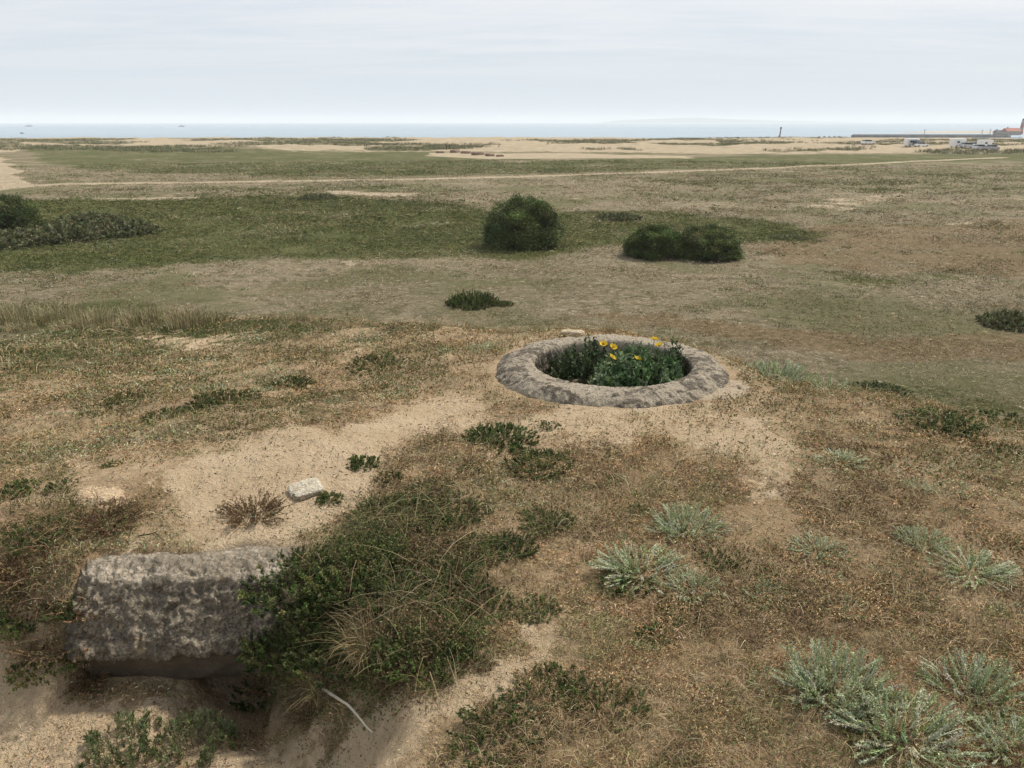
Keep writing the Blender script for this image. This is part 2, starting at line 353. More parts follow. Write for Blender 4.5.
# ------------------------------------------------------------------ where things stand, in metres (x right, y towards the sea)
HAZE = 0.0002
SKY_THIN = (6.5, 7.2, 8.2)
SKY_THICK = (8.3, 8.55, 8.9)
SKY_HOR = (6.6, 7.4, 8.1)
SUN_E = 4.3
SUN_ANG = 5
AREAS = {'bank': [([(-3.17, 3.397), (-2.097, 3.306), (-1.859, 3.275), (-1.753, 3.119), (-1.657, 2.821), (-1.617, 2.748), (-1.625, 2.664), (-1.669, 2.509), (-2.59, 2.562)], 1)],
 'brown': [([(13.1, 55.6), (24.5, 63.5), (53.4, 62.0), (30.7, 34.5), (20.8, 41.9), (14.6, 44.5)], 0.75), ([(2.0, 32.0), (9.6, 29.8), (24.3, 26.9), (21.5, 23.5), (12.9, 25.1), (4.9, 29.0)], 0.85),
           ([(-3.104, 9.097), (0.3, 30.9), (0.07, 6.724), (-1.978, 7.09)], 0.5), ([(6.6, 112.6), (39.3, 129.1), (32.8, 107.3), (6.0, 102.2)], 0.0)],
 'green': [([(-68.6, 77.5), (-52.6, 82.8), (-37.4, 83.3), (-19.4, 86.1), (-3.1, 77.2), (-1.1, 71.5), (11.2, 70.3), (21.8, 63.7), (21.6, 55.8), (14.9, 51.9), (8.4, 52.3), (3.0, 46.6), (-4.7, 45.6), (-10.8, 46.7), (-17.5, 44.0),
             (-21.6, 41.1), (-35.5, 38.9)],
            1.0),
           ([(-159.6, 267.0), (-59.4, 230.1), (-25.3, 225.8), (1.6, 161.6), (59.9, 198.1), (174.2, 207.8), (153.9, 183.2), (100.6, 168.7), (43.9, 144.5), (1.2, 118.7), (-30.8, 118.1), (-66.3, 131.1), (-90.8, 157.2)], 0.72),
           ([(16.4, 104.1), (40.9, 134.5), (100.6, 168.7), (153.9, 183.2), (78.8, 92.7), (41.5, 86.4), (28.9, 94.3)], 0.38), ([(-54.6, 95.5), (-26.9, 102.9), (-11.3, 99.4), (-22.7, 86.3), (-47.2, 84.2)], 0.45),
           ([(-25.3, 225.8), (182.8, 218.1), (153.9, 183.2), (100.6, 168.7), (42.8, 140.7), (1.1, 116.6), (-15.2, 135.1)], 0.4),
           ([(-25.9, 27.7), (-2.882, 8.413), (-0.78, 7.283), (-0.357, 6.458), (-0.599, 5.483), (-1.78, 6.343), (-5.905, 6.159)], 0.5), ([(0.276, 2.807), (0.784, 2.913), (0.905, 2.479), (0.61, 2.145), (0.288, 2.174)], 0.28),
           ([(-0.098, 2.001), (0.398, 2.035), (0.448, 1.672), (0.416, 1.295), (-0.182, 1.296)], 0.38), ([(0.985, 2.749), (1.464, 2.754), (2.025, 2.511), (1.839, 2.238), (0.964, 2.232)], 0.15),
           ([(17.7, 54.4), (22.8, 59.9), (20.4, 53.4), (18.4, 52.5)], 0.8), ([(16.0, 42.0), (24.3, 42.6), (24.2, 38.6), (16.9, 37.9)], 0.6), ([(-30.7, 33.3), (-19.8, 33.8), (-10.1, 30.9), (-2.882, 8.413), (-26.5, 28.4)], 0.55),
           ([(-7.113, 8.833), (-0.287, 6.842), (-0.285, 5.07), (-1.138, 4.625), (-1.667, 3.884), (-3.204, 3.756)], 0.42),
           ([(-3.382, 5.569), (-3.213, 6.497), (-1.384, 5.697), (-1.315, 4.361), (-1.969, 4.357), (-2.441, 4.223)], 0.4),
           ([(-0.764, 2.754), (-0.619, 3.335), (-0.299, 3.442), (0.035, 3.05), (-0.044, 2.511), (-0.223, 2.016), (-0.507, 2.16), (-0.856, 2.572)], 0.6), ([(-1.644, 6.482), (-0.741, 6.098), (-0.572, 5.216), (-1.248, 5.421)], 0.4),
           ([(-2.812, 3.809), (-2.507, 3.835), (-2.122, 3.183), (-2.408, 3.205)], 0.6), ([(10.4, 24.0), (12.8, 23.0), (14.5, 19.5), (2.826, 3.715), (2.549, 4.154), (2.18, 4.791)], 0.45)],
 'moss': [([(0.259, 3.926), (0.974, 3.75), (1.329, 3.574), (1.567, 4.693), (2.245, 4.791), (2.826, 3.715), (1.194, 1.274), (-0.204, 1.299), (-0.209, 1.862), (0.163, 2.268), (0.392, 3.14)], 0.72),
          ([(1.546, 5.197), (10.7, 22.9), (3.102, 4.289), (2.13, 3.076), (1.81, 3.893)], 0.6), ([(-2.719, 3.131), (-1.847, 3.266), (-1.594, 3.102), (-1.685, 2.764), (-1.681, 2.512), (-2.429, 2.622)], 0.8),
          ([(-0.954, 2.847), (-0.42, 4.281), (0.438, 3.572), (0.163, 2.268), (-0.209, 1.862), (-0.773, 2.34)], 0.7), ([(-6.874, 8.519), (-0.276, 6.571), (-0.22, 5.158), (-1.138, 4.625), (-1.667, 3.884), (-3.305, 3.891)], 0.3)],
 'pale': [([(-99.6, 130.5), (-107.0, 152.9), (-110.2, 169.5), (-114.9, 183.9), (-88.7, 143.6), (-70.3, 117.1), (-59.7, 103.4), (-59.7, 92.5), (-67.4, 95.3), (-83.2, 110.4)], 1.0),
          ([(-42.9, 104.9), (-1.5, 104.1), (23.3, 100.4), (41.7, 97.0), (72.7, 85.2), (63.4, 74.0), (25.6, 71.2), (4.8, 81.0), (-3.2, 81.0), (-20.4, 90.4)], 0.22),
          ([(-20.7, 91.7), (-10.3, 90.2), (-9.8, 86.3), (-19.2, 87.4)], 0.9), ([(-20.8, 207.7), (12.0, 205.4), (41.7, 191.8), (39.2, 180.3), (-2.6, 175.2), (-18.7, 191.9)], 0.9),
          ([(-44.3, 86.8), (-33.7, 87.1), (-32.8, 83.8), (-45.5, 82.9)], 0.55), ([(-10.6, 46.0), (-9.9, 46.7), (-9.1, 44.9), (-10.0, 44.2)], 0.9), ([(25.7, 77.2), (44.8, 93.4), (41.0, 81.0), (27.4, 69.0)], 0.45),
          ([(-20.9, 41.7), (-15.9, 44.4), (-10.0, 46.0), (2.8, 45.9), (7.2, 44.5), (7.0, 42.6), (-11.4, 42.1), (-19.1, 38.9)], 0.28), ([(33.1, 63.2), (37.2, 62.8), (36.1, 60.9), (32.1, 61.2)], 0.7)],
 'sand': [([(-1.655, 2.709), (-1.669, 2.777), (-1.49, 2.869), (-1.752, 3.236), (-1.717, 3.565), (-1.607, 3.796), (-1.126, 4.573), (-0.277, 4.919), (0.05, 4.637), (-0.25, 4.366), (-0.615, 4.0), (-0.849, 3.544), (-0.96, 3.299),
            (-0.916, 2.87), (-0.998, 2.803)],
           1.0),
          ([(-0.529, 4.791), (0.05, 4.637), (0.595, 4.488), (1.403, 4.554), (1.527, 4.011), (1.329, 3.574), (0.934, 3.807), (0.262, 3.98), (-0.244, 4.26)], 0.68),
          ([(0.925, 4.02), (1.529, 3.858), (1.23, 2.997), (1.093, 3.107), (0.925, 3.531)], 0.4),
          ([(-3.155, 2.53), (-1.695, 2.462), (-1.16, 2.665), (-0.619, 2.181), (-0.223, 2.016), (0.096, 2.288), (0.156, 2.15), (-0.175, 1.8), (-0.289, 1.59), (-2.674, 2.03)], 0.85),
          ([(-2.686, 3.78), (-2.509, 4.026), (-1.834, 3.553), (-1.724, 3.099), (-2.016, 2.997)], 0.5), ([(-4.992, 9.028), (-2.87, 8.054), (-2.499, 6.697), (-4.087, 7.705)], 0.58),
          ([(-1.99, 7.52), (-1.255, 7.256), (-1.12, 5.943), (-1.588, 6.249)], 0.42), ([(0.292, 6.76), (0.969, 6.856), (0.811, 6.17), (0.294, 6.208)], 0.4)],
 'veg': [([(-0.914, 2.776), (-0.754, 2.894), (-0.596, 3.339), (-0.29, 3.331), (-0.135, 2.957), (-0.045, 2.578), (-0.14, 2.215), (-0.218, 1.961), (-0.58, 2.167), (-0.866, 2.485), (-1.159, 2.725), (-1.099, 2.824)], 0.7)]}
TRACKS = [([(-65.8, 93.0), (-61.9, 97.8), (-58.1, 104.2), (-28.7, 110.0), (1.1, 114.8), (42.3, 139.3), (78.0, 164.3), (108.2, 181.6)], 3.0), ([(-148.5, 220.9), (-133.4, 213.9), (-159.0, 267.0), (-169.8, 293.9)], 7.0),
 ([(-166.6, 284.7), (-102.3, 270.0), (-46.4, 235.6)], 8.0)]
PLANTS = [('silver', 0.965, 1.945, 0.199, 1, 0, 'large silvery-green herb at lower right, its tips standing upright like a brush'),
 ('silver', 1.082, 1.762, 0.216, 0.9, 0, 'largest silvery-green herb, at the bottom edge below the brush-like one'),
 ('silver', 1.384, 1.944, 0.172, 1, 0, 'silvery herb with long loose whitish stems at lower right, beside a mossy gap'), ('silver', 1.345, 1.705, 0.124, 0.8, 0, 'silvery herb cut by the bottom right corner of the photo'),
 ('silver', 0.752, 3.032, 0.199, 0.8, 0, 'pale silvery herb with fanned stems, upper one of the overlapping pair in mid-slope'),
 ('silver', 0.498, 2.683, 0.206, 0.7, 0, 'silvery herb with a dark green heart, lower left of the overlapping pair in mid-slope'),
 ('silver', 0.672, 2.551, 0.129, 0.6, 0, 'ragged silvery herb trailing right from the one with a dark green heart'),
 ('wisp', 0.923, 2.49, 0.114, 0.9, 0, 'sparse whitish silvery herb with a few upright shoots right of the overlapping pair'),
 ('wisp', 1.192, 2.586, 0.091, 0.8, 0, 'small grey-green herb directly above another on the right slope'), ('wisp', 1.167, 2.385, 0.093, 0.7, 0, 'small rounded grey-green herb directly below another on the right slope'),
 ('silver', 1.257, 2.838, 0.141, 0.5, 0, 'flat grey-green herb spread wide on the right slope above the two small ones'),
 ('silver', 1.692, 2.879, 0.133, 0.7, 0, 'upper left silvery herb of the big trailing pair near the right edge'), ('silver', 1.785, 2.674, 0.187, 0.6, 0, 'wide pale silvery herb with long trailing stems near the right edge'),
 ('wisp', 1.928, 3.395, 0.103, 0.7, 0, 'small bluish herb, left one of two side by side high on the right slope'), ('wisp', 2.105, 3.386, 0.114, 0.7, 0, 'small bluish herb, right one of two side by side high on the right slope'),
 ('wisp', 1.974, 3.133, 0.08, 0.7, 0, 'pale little herb just below the two bluish ones on the right slope'), ('silver', 1.671, 3.663, 0.151, 0.4, 0, 'flat bluish-green herb alone on the tan turf right of the pit'),
 ('silver', 8.1, 23.1, 1.276, 1.0, 0, 'silvery-green herb right beside the concrete pit rim'), ('wisp', 2.174, 5.131, 0.215, 1.0, 0, 'thin silvery herb trailing along the mound edge right of the pit'),
 ('wisp', 0.411, 2.001, 0.066, 0.7, 0, 'bluish silvery herb alone among green mats at bottom centre'), ('wisp', 0.782, 1.997, 0.066, 0.8, 0, 'few bare whitish shoots left of the large brush-like silvery herb'),
 ('wisp', 0.465, 2.951, 0.061, 0.8, 0, 'tiny silvery herb left of the overlapping silvery pair'), ('wisp', 0.647, 1.977, 0.047, 0.6, 0, 'tiny dull silvery herb on rusty moss at lower centre right'),
 ('wisp', 1.312, 2.226, 0.052, 0.6, 0, 'tiny silvery herb on moss above the loose-stemmed silvery one'), ('wisp', -0.213, 5.978, 0.189, 0.7, 0, 'pale grey-green herb beside the left rim of the concrete pit'),
 ('wisp', -0.518, 6.036, 0.143, 0.7, 0, 'pale grey-green herb a step left of the pit, farther from the rim'), ('wisp', -2.22, 4.615, 0.128, 0.7, 0, 'grey-green herb among mats at the left, on the sand margin'),
 ('wisp', -1.78, 5.326, 0.12, 0.7, 0, 'small grey herb on the left turf above the green mats'), ('wisp', -3.75, 6.463, 0.134, 0.6, 0, 'pale herb far left on the turf below the tall grass'),
 ('wisp', -3.481, 7.78, 0.147, 0.6, 0, 'pale herb on the bare patch below the tall grass clumps'), ('wisp', -1.156, 4.791, 0.093, 0.7, 0, 'grey herb at the upper edge of the bare sand'),
 ('wisp', -0.895, 5.5, 0.106, 0.7, 0, 'grey herb between sand and pit on the left turf'), ('wisp', 0.652, 2.253, 0.057, 0.6, 0, 'small dull silvery herb between the mid-slope pair and the bottom right clumps'),
 ('wisp', 1.42, 2.652, 0.074, 0.6, 0, 'small silvery herb between the flat wide one and the trailing pair'), ('wisp', 1.788, 2.428, 0.078, 0.6, 0, 'silvery herb at the right edge below the wide trailing one'),
 ('wisp', 1.983, 4.045, 0.093, 0.6, 0, 'little grey herb on tan turf below the creeping dark shrubs'), ('wisp', 0.63, 1.8, 0.054, 0.6, 0, 'grey herb on rusty moss near the bottom edge, left of the silvery clumps'),
 ('wisp', 0.18, 2.545, 0.054, 0.6, 0, 'grey-green sprout on the turf right of the overgrown hollow'), ('shrub', -0.067, 4.069, 0.223, 0.6, 0, 'bright green shrub patch on the sand below the concrete pit, left half'),
 ('shrub', 0.133, 3.699, 0.192, 0.7, 0, 'bright green shrub patch on the sand below the pit, right half'), ('tuft', -0.763, 3.696, 0.094, 1, 0, 'rounded green tuft standing alone on the bare sand'),
 ('tuft', -0.606, 3.536, 0.079, 1, 0, 'green tuft right of the rounded one on the bare sand'), ('tuft', -0.841, 3.284, 0.069, 1, 0, 'green tuft beside the whitish stone slab'),
 ('shrub', -0.396, 3.445, 0.133, 0.6, 0, 'small green shrub at the top of the overgrown hollow'), ('shrub', -0.496, 3.121, 0.244, 0.7, -0.01, 'dark green shrub at the upper middle of the overgrown hollow'),
 ('shrub', -0.26, 3.235, 0.183, 0.6, 0, 'dark green shrub with reddish stems at the upper right of the hollow'), ('shrub', -0.004, 2.903, 0.125, 0.7, 0, 'small bright green shrub right of the overgrown hollow'),
 ('shrub', 0.147, 3.13, 0.144, 0.5, 0, 'flat bright green shrub on the turf right of the hollow'), ('shrub', -0.152, 2.853, 0.144, 0.6, 0, 'olive green shrub between the hollow and the flat bright one'),
 ('shrub', -0.804, 2.648, 0.252, 0.8, 0.02, 'big dark green shrub hanging over the right end of the concrete block'), ('shrub', -0.845, 2.543, 0.202, 1.0, 0.03, 'dark green shrub over the black gap beside the concrete block'),
 ('shrub', -0.581, 2.66, 0.252, 0.9, 0, 'large dark green shrub in the middle of the overgrown hollow'), ('shrub', -0.289, 2.561, 0.216, 0.8, 0, 'large green shrub right of the middle of the hollow'),
 ('shrub', -0.286, 2.174, 0.181, 0.8, 0, 'dense green shrub behind the straw tussocks at the lower right of the hollow'), ('shrub', -0.624, 2.403, 0.2, 0.9, 0, 'dark green shrub left of the straw tussocks'),
 ('shrub', -0.102, 2.464, 0.127, 0.6, 0, 'loose green shrub on the right margin of the hollow'), ('shrub', 0.084, 2.457, 0.1, 0.5, 0, 'small olive shrub on the turf right of the hollow margin'),
 ('shrub', -1.057, 2.75, 0.159, 1.0, 0.02, 'dark green shrub low in front of the black gap at the block end'), ('twig', -0.701, 2.287, 0.107, 0.7, 0, 'dry brown twigs at the bottom of the hollow beside the bleached stalk'),
 ('shrub', -0.43, 2.5, 0.175, 1.05, 0, 'tallest green shrub, in the very middle of the overgrown hollow'), ('shrub', -0.691, 2.555, 0.19, 0.95, 0, 'dark green shrub between the block end and the straw tussocks'),
 ('mat', 0.114, 1.937, 0.165, 1, 0, 'green mat at bottom centre, left one of three overlapping'), ('mat', 0.27, 1.867, 0.146, 1, 0, 'green mat at bottom centre, right one of three overlapping'),
 ('mat', -0.033, 1.767, 0.153, 1, 0, 'green mat at the bottom edge beside the worn sandy strip'), ('tuft', 0.44, 2.593, 0.113, 0.7, 0, 'dark green tuft growing through the silvery herb of mid-slope'),
 ('mat', 0.641, 2.439, 0.138, 1, 0, 'dark green mat below the ragged silvery herb'), ('tuft', 0.488, 2.279, 0.071, 0.6, 0, 'green tuft below the silvery pair of mid-slope'),
 ('mat', 0.832, 2.769, 0.115, 1, 0, 'olive mat at the right of the fanned silvery herb'), ('tuft', 0.995, 1.785, 0.096, 0.6, 0, 'dark green heart inside the largest silvery herb'),
 ('upright', -1.365, 2.227, 0.148, 1, 0, 'upright leafy green herb in sand at the bottom left, left one'), ('upright', -1.129, 2.248, 0.15, 1, 0, 'upright leafy green herb in sand at the bottom left, right one'),
 ('shrub', -1.919, 2.589, 0.125, 1.2, 0, 'very dark bush at the left edge below the weedy bank'), ('tuft', -2.335, 3.386, 0.109, 0.8, 0, 'green tuft at the left edge on the pale sandy slope'),
 ('tuft', -2.128, 3.384, 0.076, 0.7, 0, 'small green tuft right of the left edge tuft on the sandy slope'), ('tuft', -2.051, 3.701, 0.053, 0.7, 0, 'tiny green tuft on the sand above the sand lump'),
 ('mat', -1.807, 3.047, 0.156, 1, 0, 'olive green mat on the weedy bank left of the sand'), ('mat', -2.011, 2.952, 0.172, 1, 0, 'olive green mat at the left edge of the weedy bank'),
 ('shrub', 10.7, 21.7, 0.947, 0.5, 0, 'dark creeping shrub on the right mound edge, leftmost of three'), ('shrub', 2.549, 4.375, 0.268, 0.45, 0, 'dark creeping shrub on the right mound edge, middle of three'),
 ('shrub', 3.101, 4.669, 0.27, 0.55, 0, 'dark creeping shrub on the right mound edge, touching the photo edge'), ('mat', 2.637, 3.879, 0.18, 1, 0, 'dark mat below the creeping shrubs at the right edge'),
 ('mat', -1.918, 4.958, 0.257, 1, 0, 'green mat on the left turf, largest of the group'), ('mat', -2.154, 4.641, 0.196, 1, 0, 'olive mat on the left turf beside a grey-green herb'),
 ('mat', -2.711, 5.271, 0.204, 1, 0, 'green mat on the left turf above the olive one'), ('mat', -0.995, 5.903, 0.32, 1, 0, 'green mat on the turf left of the concrete pit'),
 ('mat', -1.634, 5.5, 0.194, 1, 0, 'small green mat between the left turf and the bare sand'), ('tuft', 0.214, 4.241, 0.073, 0.5, 0, 'tiny flat green tuft on sand just below the concrete pit'),
 ('tuft', 0.582, 3.215, 0.063, 0.8, 0, 'dark green tuft alone on tan turf above the silvery pair'), ('twig', -1.151, 3.126, 0.195, 0.9, 0, 'dry reddish-brown shrub on the bare sand above the concrete block'),
 ('twig', -1.752, 3.052, 0.2, 0.8, 0, 'dry brown shrub at the edge of the sand at left'), ('twig', -1.667, 2.67, 0.236, 1.0, 0, 'dry brown shrub at the left end of the concrete block'),
 ('twig', -1.961, 2.789, 0.219, 0.9, 0, 'dry brown shrub on the weedy bank at the left edge'), ('twig', -1.652, 2.617, 0.181, 1.0, 0, 'dry brown twigs hanging over the lower left corner of the concrete block'),
 ('twig', -1.777, 2.499, 0.136, 0.6, 0, 'dry brown shrub at the foot of the weedy bank'), ('twig', -0.948, 2.551, 0.133, 0.7, 0.02, 'dry orange-brown twigs in front of the black gap'),
 ('twig', -0.12, 2.138, 0.084, 0.5, 0, 'dry brown twigs on the worn strip right of the hollow'), ('twig', 0.434, 1.738, 0.082, 0.35, 0, 'rusty dry plant at the bottom edge right of the green mats'),
 ('twig', 0.824, 2.211, 0.086, 0.35, 0, 'rusty dry plant on moss below the sparse whitish herb'), ('twig', -1.628, 2.753, 0.209, 0.9, 0, 'dry brown shrub leaning on the left end of the concrete block, uppermost'),
 ('twig', -1.665, 2.594, 0.202, 0.8, 0, 'dry brown shrub at the foot of the block, left of its lower face'), ('shrub', -1.703, 2.606, 0.116, 0.9, 0, 'olive green shrub between dry twigs left of the concrete block'),
 ('tuft', -0.213, 3.653, 0.07, 0.7, 0, 'small green tuft on sand between the bright patch and the hollow'), ('tuft', -0.853, 2.786, 0.056, 0.9, 0, 'small green tuft on sand above the right end of the block'),
 ('twig', -1.652, 2.557, 0.179, 0.9, 0, 'dry brown shrub in front of the lower left corner of the concrete block'), ('mat', -1.738, 2.449, 0.134, 1.6, 0, 'olive mat at the foot of the weedy bank, on the sand edge'),
 ('straw', -0.47, 2.271, 0.181, 1, 0, 'tallest straw-coloured grass tussock in the overgrown hollow'), ('straw', -0.649, 2.322, 0.154, 0.8, 0, 'straw-coloured tussock at the lower left of the hollow'),
 ('straw', -0.385, 2.431, 0.129, 0.8, 0, 'straw-coloured tussock among green shrubs higher in the hollow'), ('straw', -0.225, 2.04, 0.09, 0.7, 0, 'short straw tussock at the lower right of the hollow'),
 ('straw', -1.107, 2.791, 0.152, 0.8, 0.02, 'greenish straw tussock bending over the concrete block end'), ('straw', 1.236, 2.176, 0.086, 0.35, 0, 'short pale straw tuft above the largest silvery herbs'),
 ('scrub', -32.4, 51.1, 2.969, 0.8, 0, 'grey-green scrub below the dark bush at the left edge'), ('scrub', -30.3, 53.4, 3.232, 0.9, 0, 'broad grey-green scrub, second from the left edge on the green plain'),
 ('scrub', -28.1, 56.4, 2.979, 0.9, 0, 'grey-green scrub at the right end of the row on the green plain'), ('scrub', -33.5, 63.4, 2.698, 0.7, 0, 'faded grey-green scrub behind the row on the green plain'),
 ('scrub', 8.7, 65.5, 1.966, 0.7, 0, 'low dark grey scrub on the plain behind the twin bushes'), ('scrub', -19.9, 82.9, 2.057, 0.7, 0, 'low dark scrub at the far edge of the green plain'),
 ('scrub', 19.0, 54.3, 1.368, 0.3, 0, 'flat dark green scrub on the plain right of the twin bushes'), ('shrub', -1.7, 33.3, 1.185, 1.05, 0, 'dark leafy low shrub on the plain beyond the mound, above the pit'),
 ('shrub', -0.4, 33.3, 0.539, 0.8, 0, 'small scrub touching the right side of the dark leafy low shrub'), ('scrub', 19.5, 29.9, 1.249, 1.1, 0, 'green scrub on the plain at the right edge'),
 ('bush', 0.7, 50.6, 2.302, 0.92, -0.02, 'large rounded dark green bush standing alone on the plain'), ('bush', 8.5, 46.6, 1.715, 0.72, -0.02, 'left bush of the joined pair, paler at its foot'),
 ('bush', 11.4, 46.2, 1.759, 0.72, -0.02, 'right bush of the joined pair, slightly taller'), ('bush', -37.6, 59.0, 2.444, 0.72, -0.02, 'dark rounded bush cut by the left edge of the photo'),
 ('tall', -19.8, 30.4, 0.842, 1.15, 0, 'tall dry grass clump at the far left of the grassy mound edge'), ('tall', -6.284, 10.075, 0.279, 1.15, 0, 'pale grass clump second from the left edge'),
 ('tall', -18.2, 30.6, 0.847, 1.15, 0, 'grass clump with fine seed stalks near the left edge'), ('tall', -17.0, 29.9, 0.829, 1.15, 0, 'grass clump left of the middle of the grassy edge'),
 ('tall', -5.244, 9.699, 0.269, 1.15, 0, 'low straw clump in the front row of the grassy edge'), ('tall', -15.5, 30.2, 0.837, 1.15, 0, 'grass clump with brown seed stalks in the middle of the grassy edge'),
 ('tall', -4.629, 9.533, 0.264, 1.15, 0, 'greenish grass clump at the middle of the grassy edge'), ('tall', -4.359, 9.572, 0.265, 1.15, 0, 'thin grass clump right of the middle of the grassy edge'),
 ('tall', -3.877, 9.107, 0.253, 1.15, 0, 'brown-stalked grass clump near the right end of the grassy edge'), ('tall', -3.656, 9.219, 0.256, 1.15, 0, 'grass clump at the right end of the grassy edge'),
 ('tall', -5.627, 9.649, 0.189, 0.7, 0, 'short greenish clump in front, left of the middle'), ('tall', -4.326, 9.135, 0.179, 0.7, 0, 'short clump in front, right of the middle'),
 ('tall', -6.201, 9.635, 0.189, 0.7, 0, 'short clump in front at the left edge'), ('tall', -4.933, 9.311, 0.183, 0.7, 0, 'short olive clump in front at the middle of the grassy edge'),
 ('tall', -2.347, 8.495, 0.097, 1.6, 0, 'thin reddish grass stalks alone on the left mound edge'), ('tall', -0.754, 7.209, 0.094, 1.3, 0, 'thin grass stalks left of the concrete pit at the mound edge'),
 ('tall', 0.856, 6.671, 0.055, 2.2, 0, 'few thin stalks standing right behind the concrete pit')]
PL = {'knoll': (-1.909, 3.307), 'ringstone': (0.503, 6.4), 'slab': (-0.971, 3.365), 'stalk': [(-0.663, 2.309), (-0.44, 1.998)], 'stick': [(-1.565, 2.942), (-1.45, 2.9)]}
VEH = [('awning', 124.2, 255.4, 0.24, 0.15, 'white camper van with a dark awning at its side, leftmost van of all'), ('w', 125.6, 252.6, 0.17, 0.1, 'white car right of the camper with the awning'),
 ('camper', 124.3, 229.2, 0.73, 0.3, 'white camper van in the middle of the parked vehicles'), ('s', 125.9, 227.0, 0.66, 0, 'silver car right of the middle camper van'),
 ('camper', 132.3, 229.9, 0.43, 0.4, 'white camper van at the right end of the parked vehicles'), ('s', 127.1, 223.1, 0.25, 0.2, 'silver car in front of the rightmost camper van'),
 ('g', 129.5, 221.6, 0.23, 0.5, 'grey car at the far right end of the parked vehicles'), ('w', 138.2, 245.0, 0.34, 0.3, 'white car between the two right camper vans'),
 ('w', 111.9, 258.9, 0.74, 0.2, 'pale car alone at the dune edge left of all the others')]
FAR = {'beacon': (168.4, 520.0),
 'boats': [(-1282.3, 2200.0, 17, 'small white-cabined boat far out near the horizon at left', 1), (-510.5, 861.4, 4.4, 'small dark open boat close to the shore at left', 0),
           (-837.1, 2100.0, 15, 'small boat on the horizon near the left quarter of the sea', 1)],
 'houses': [(398.2, 660.0, -2.6, 12, 7, 3.0, 0.1, 'low house with red tiled roof at the foot of the harbour light tower', 1), (400.4, 680.0, -2.6, 7, 5, 2.0, 0.0, 'small grey-roofed harbour hut left of the red roof', 0)],
 'jetty': [(263.6, 640.0), (385.3, 640.0)],
 'lamps': [(320.1, 642.0, 3.6, 'lamp post near the middle of the stone jetty'), (364.9, 642.0, 3.0, 'lamp post on the right half of the stone jetty'),
           (370.5, 641.0, 3.6, 'taller lamp post toward the right end of the stone jetty')],
 'light': (424.6, 690.0),
 'lowgroyne': [(161.8, 560.0), (262.8, 640.0)],
 'posts': [(223.3, 600.0), (226.9, 600.0), (230.5, 600.0), (234.1, 600.0), (237.7, 600.0)],
 'rubble': [(-18.2, 207.7, 1.2, 'brown rubble at the left end of the sandy scrape'), (-14.6, 210.3, 1.8, 'brown rubble mound on the left half of the sandy scrape'),
            (-11.5, 205.2, 1.5, 'brown rubble mound in the middle of the sandy scrape'), (-8.1, 196.3, 1.8, 'reddish rubble mound right of the middle of the sandy scrape'),
            (-5.2, 191.9, 1.5, 'reddish rubble near the right end of the sandy scrape'), (-2.8, 189.3, 1, 'last small rubble at the right end of the sandy scrape')],
 'stumps': [(-18.2, 228.7, 'dark stubby post at the dune edge, left of two'), (-17.4, 228.8, 'dark stubby post at the dune edge, right of two')]}
# ------------------------------------------------------------------ ground sheet
def masks(x, y):
    """how bare, green, brown, worn, mossy each place of the ground is"""
    r = np.hypot(x, y)
    k = np.clip(r * .035, .06, 2.0)
    s1 = np.clip(r * .11, .35, 9.0)
    nr_ = 1 + 1.2 * (1 - sst(6, 14, r))
    wx = x + nr_ * k * 1.6 * fbm(x / s1, y / s1, 4, 51); wy = y + nr_ * k * 1.6 * fbm(x / s1 + 5, y / s1 - 9, 4, 52)
    def region(name, w=1.0):
        out = np.zeros_like(x)
        for poly, strength in AREAS[name]:
            out = np.maximum(out, strength * sst(-k * w, k * w, sdist(wx, wy, poly)))
        return out
    sand = region('sand'); green = region('green'); brown = region('brown'); moss = region('moss')
    path = region('pale', .6)
    for line, wd in TRACKS:
        d = ldist(wx * .25 + x * .75, wy * .25 + y * .75, line)
        path = np.maximum(path, .8 * (1 - sst(wd * .3, wd * .7, d)))
    sea_ward = sst(193, 225, y + 16 * fbm(x / 60, y / 160, 2, 8) - 60 * sst(-40, -95, x))
    veg = fbm(x / 30, y / 34, 4, 77)
    path = np.maximum(path, sea_ward * .9 * (1 - .8 * sst(.02, .22, veg)) * (1 - green * .6))
    path = np.maximum(path, sst(380, 396, y))
    rr = np.hypot(x - RING[0], y - RING[1])
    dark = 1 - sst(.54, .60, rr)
    mound = 1 - sst(5.6, 10, r)
    moss = np.maximum(moss, .30 * mound)
    green = np.maximum(green, region('veg'))
    return sand, green, brown, np.clip(path, 0, 1), moss, dark, mound

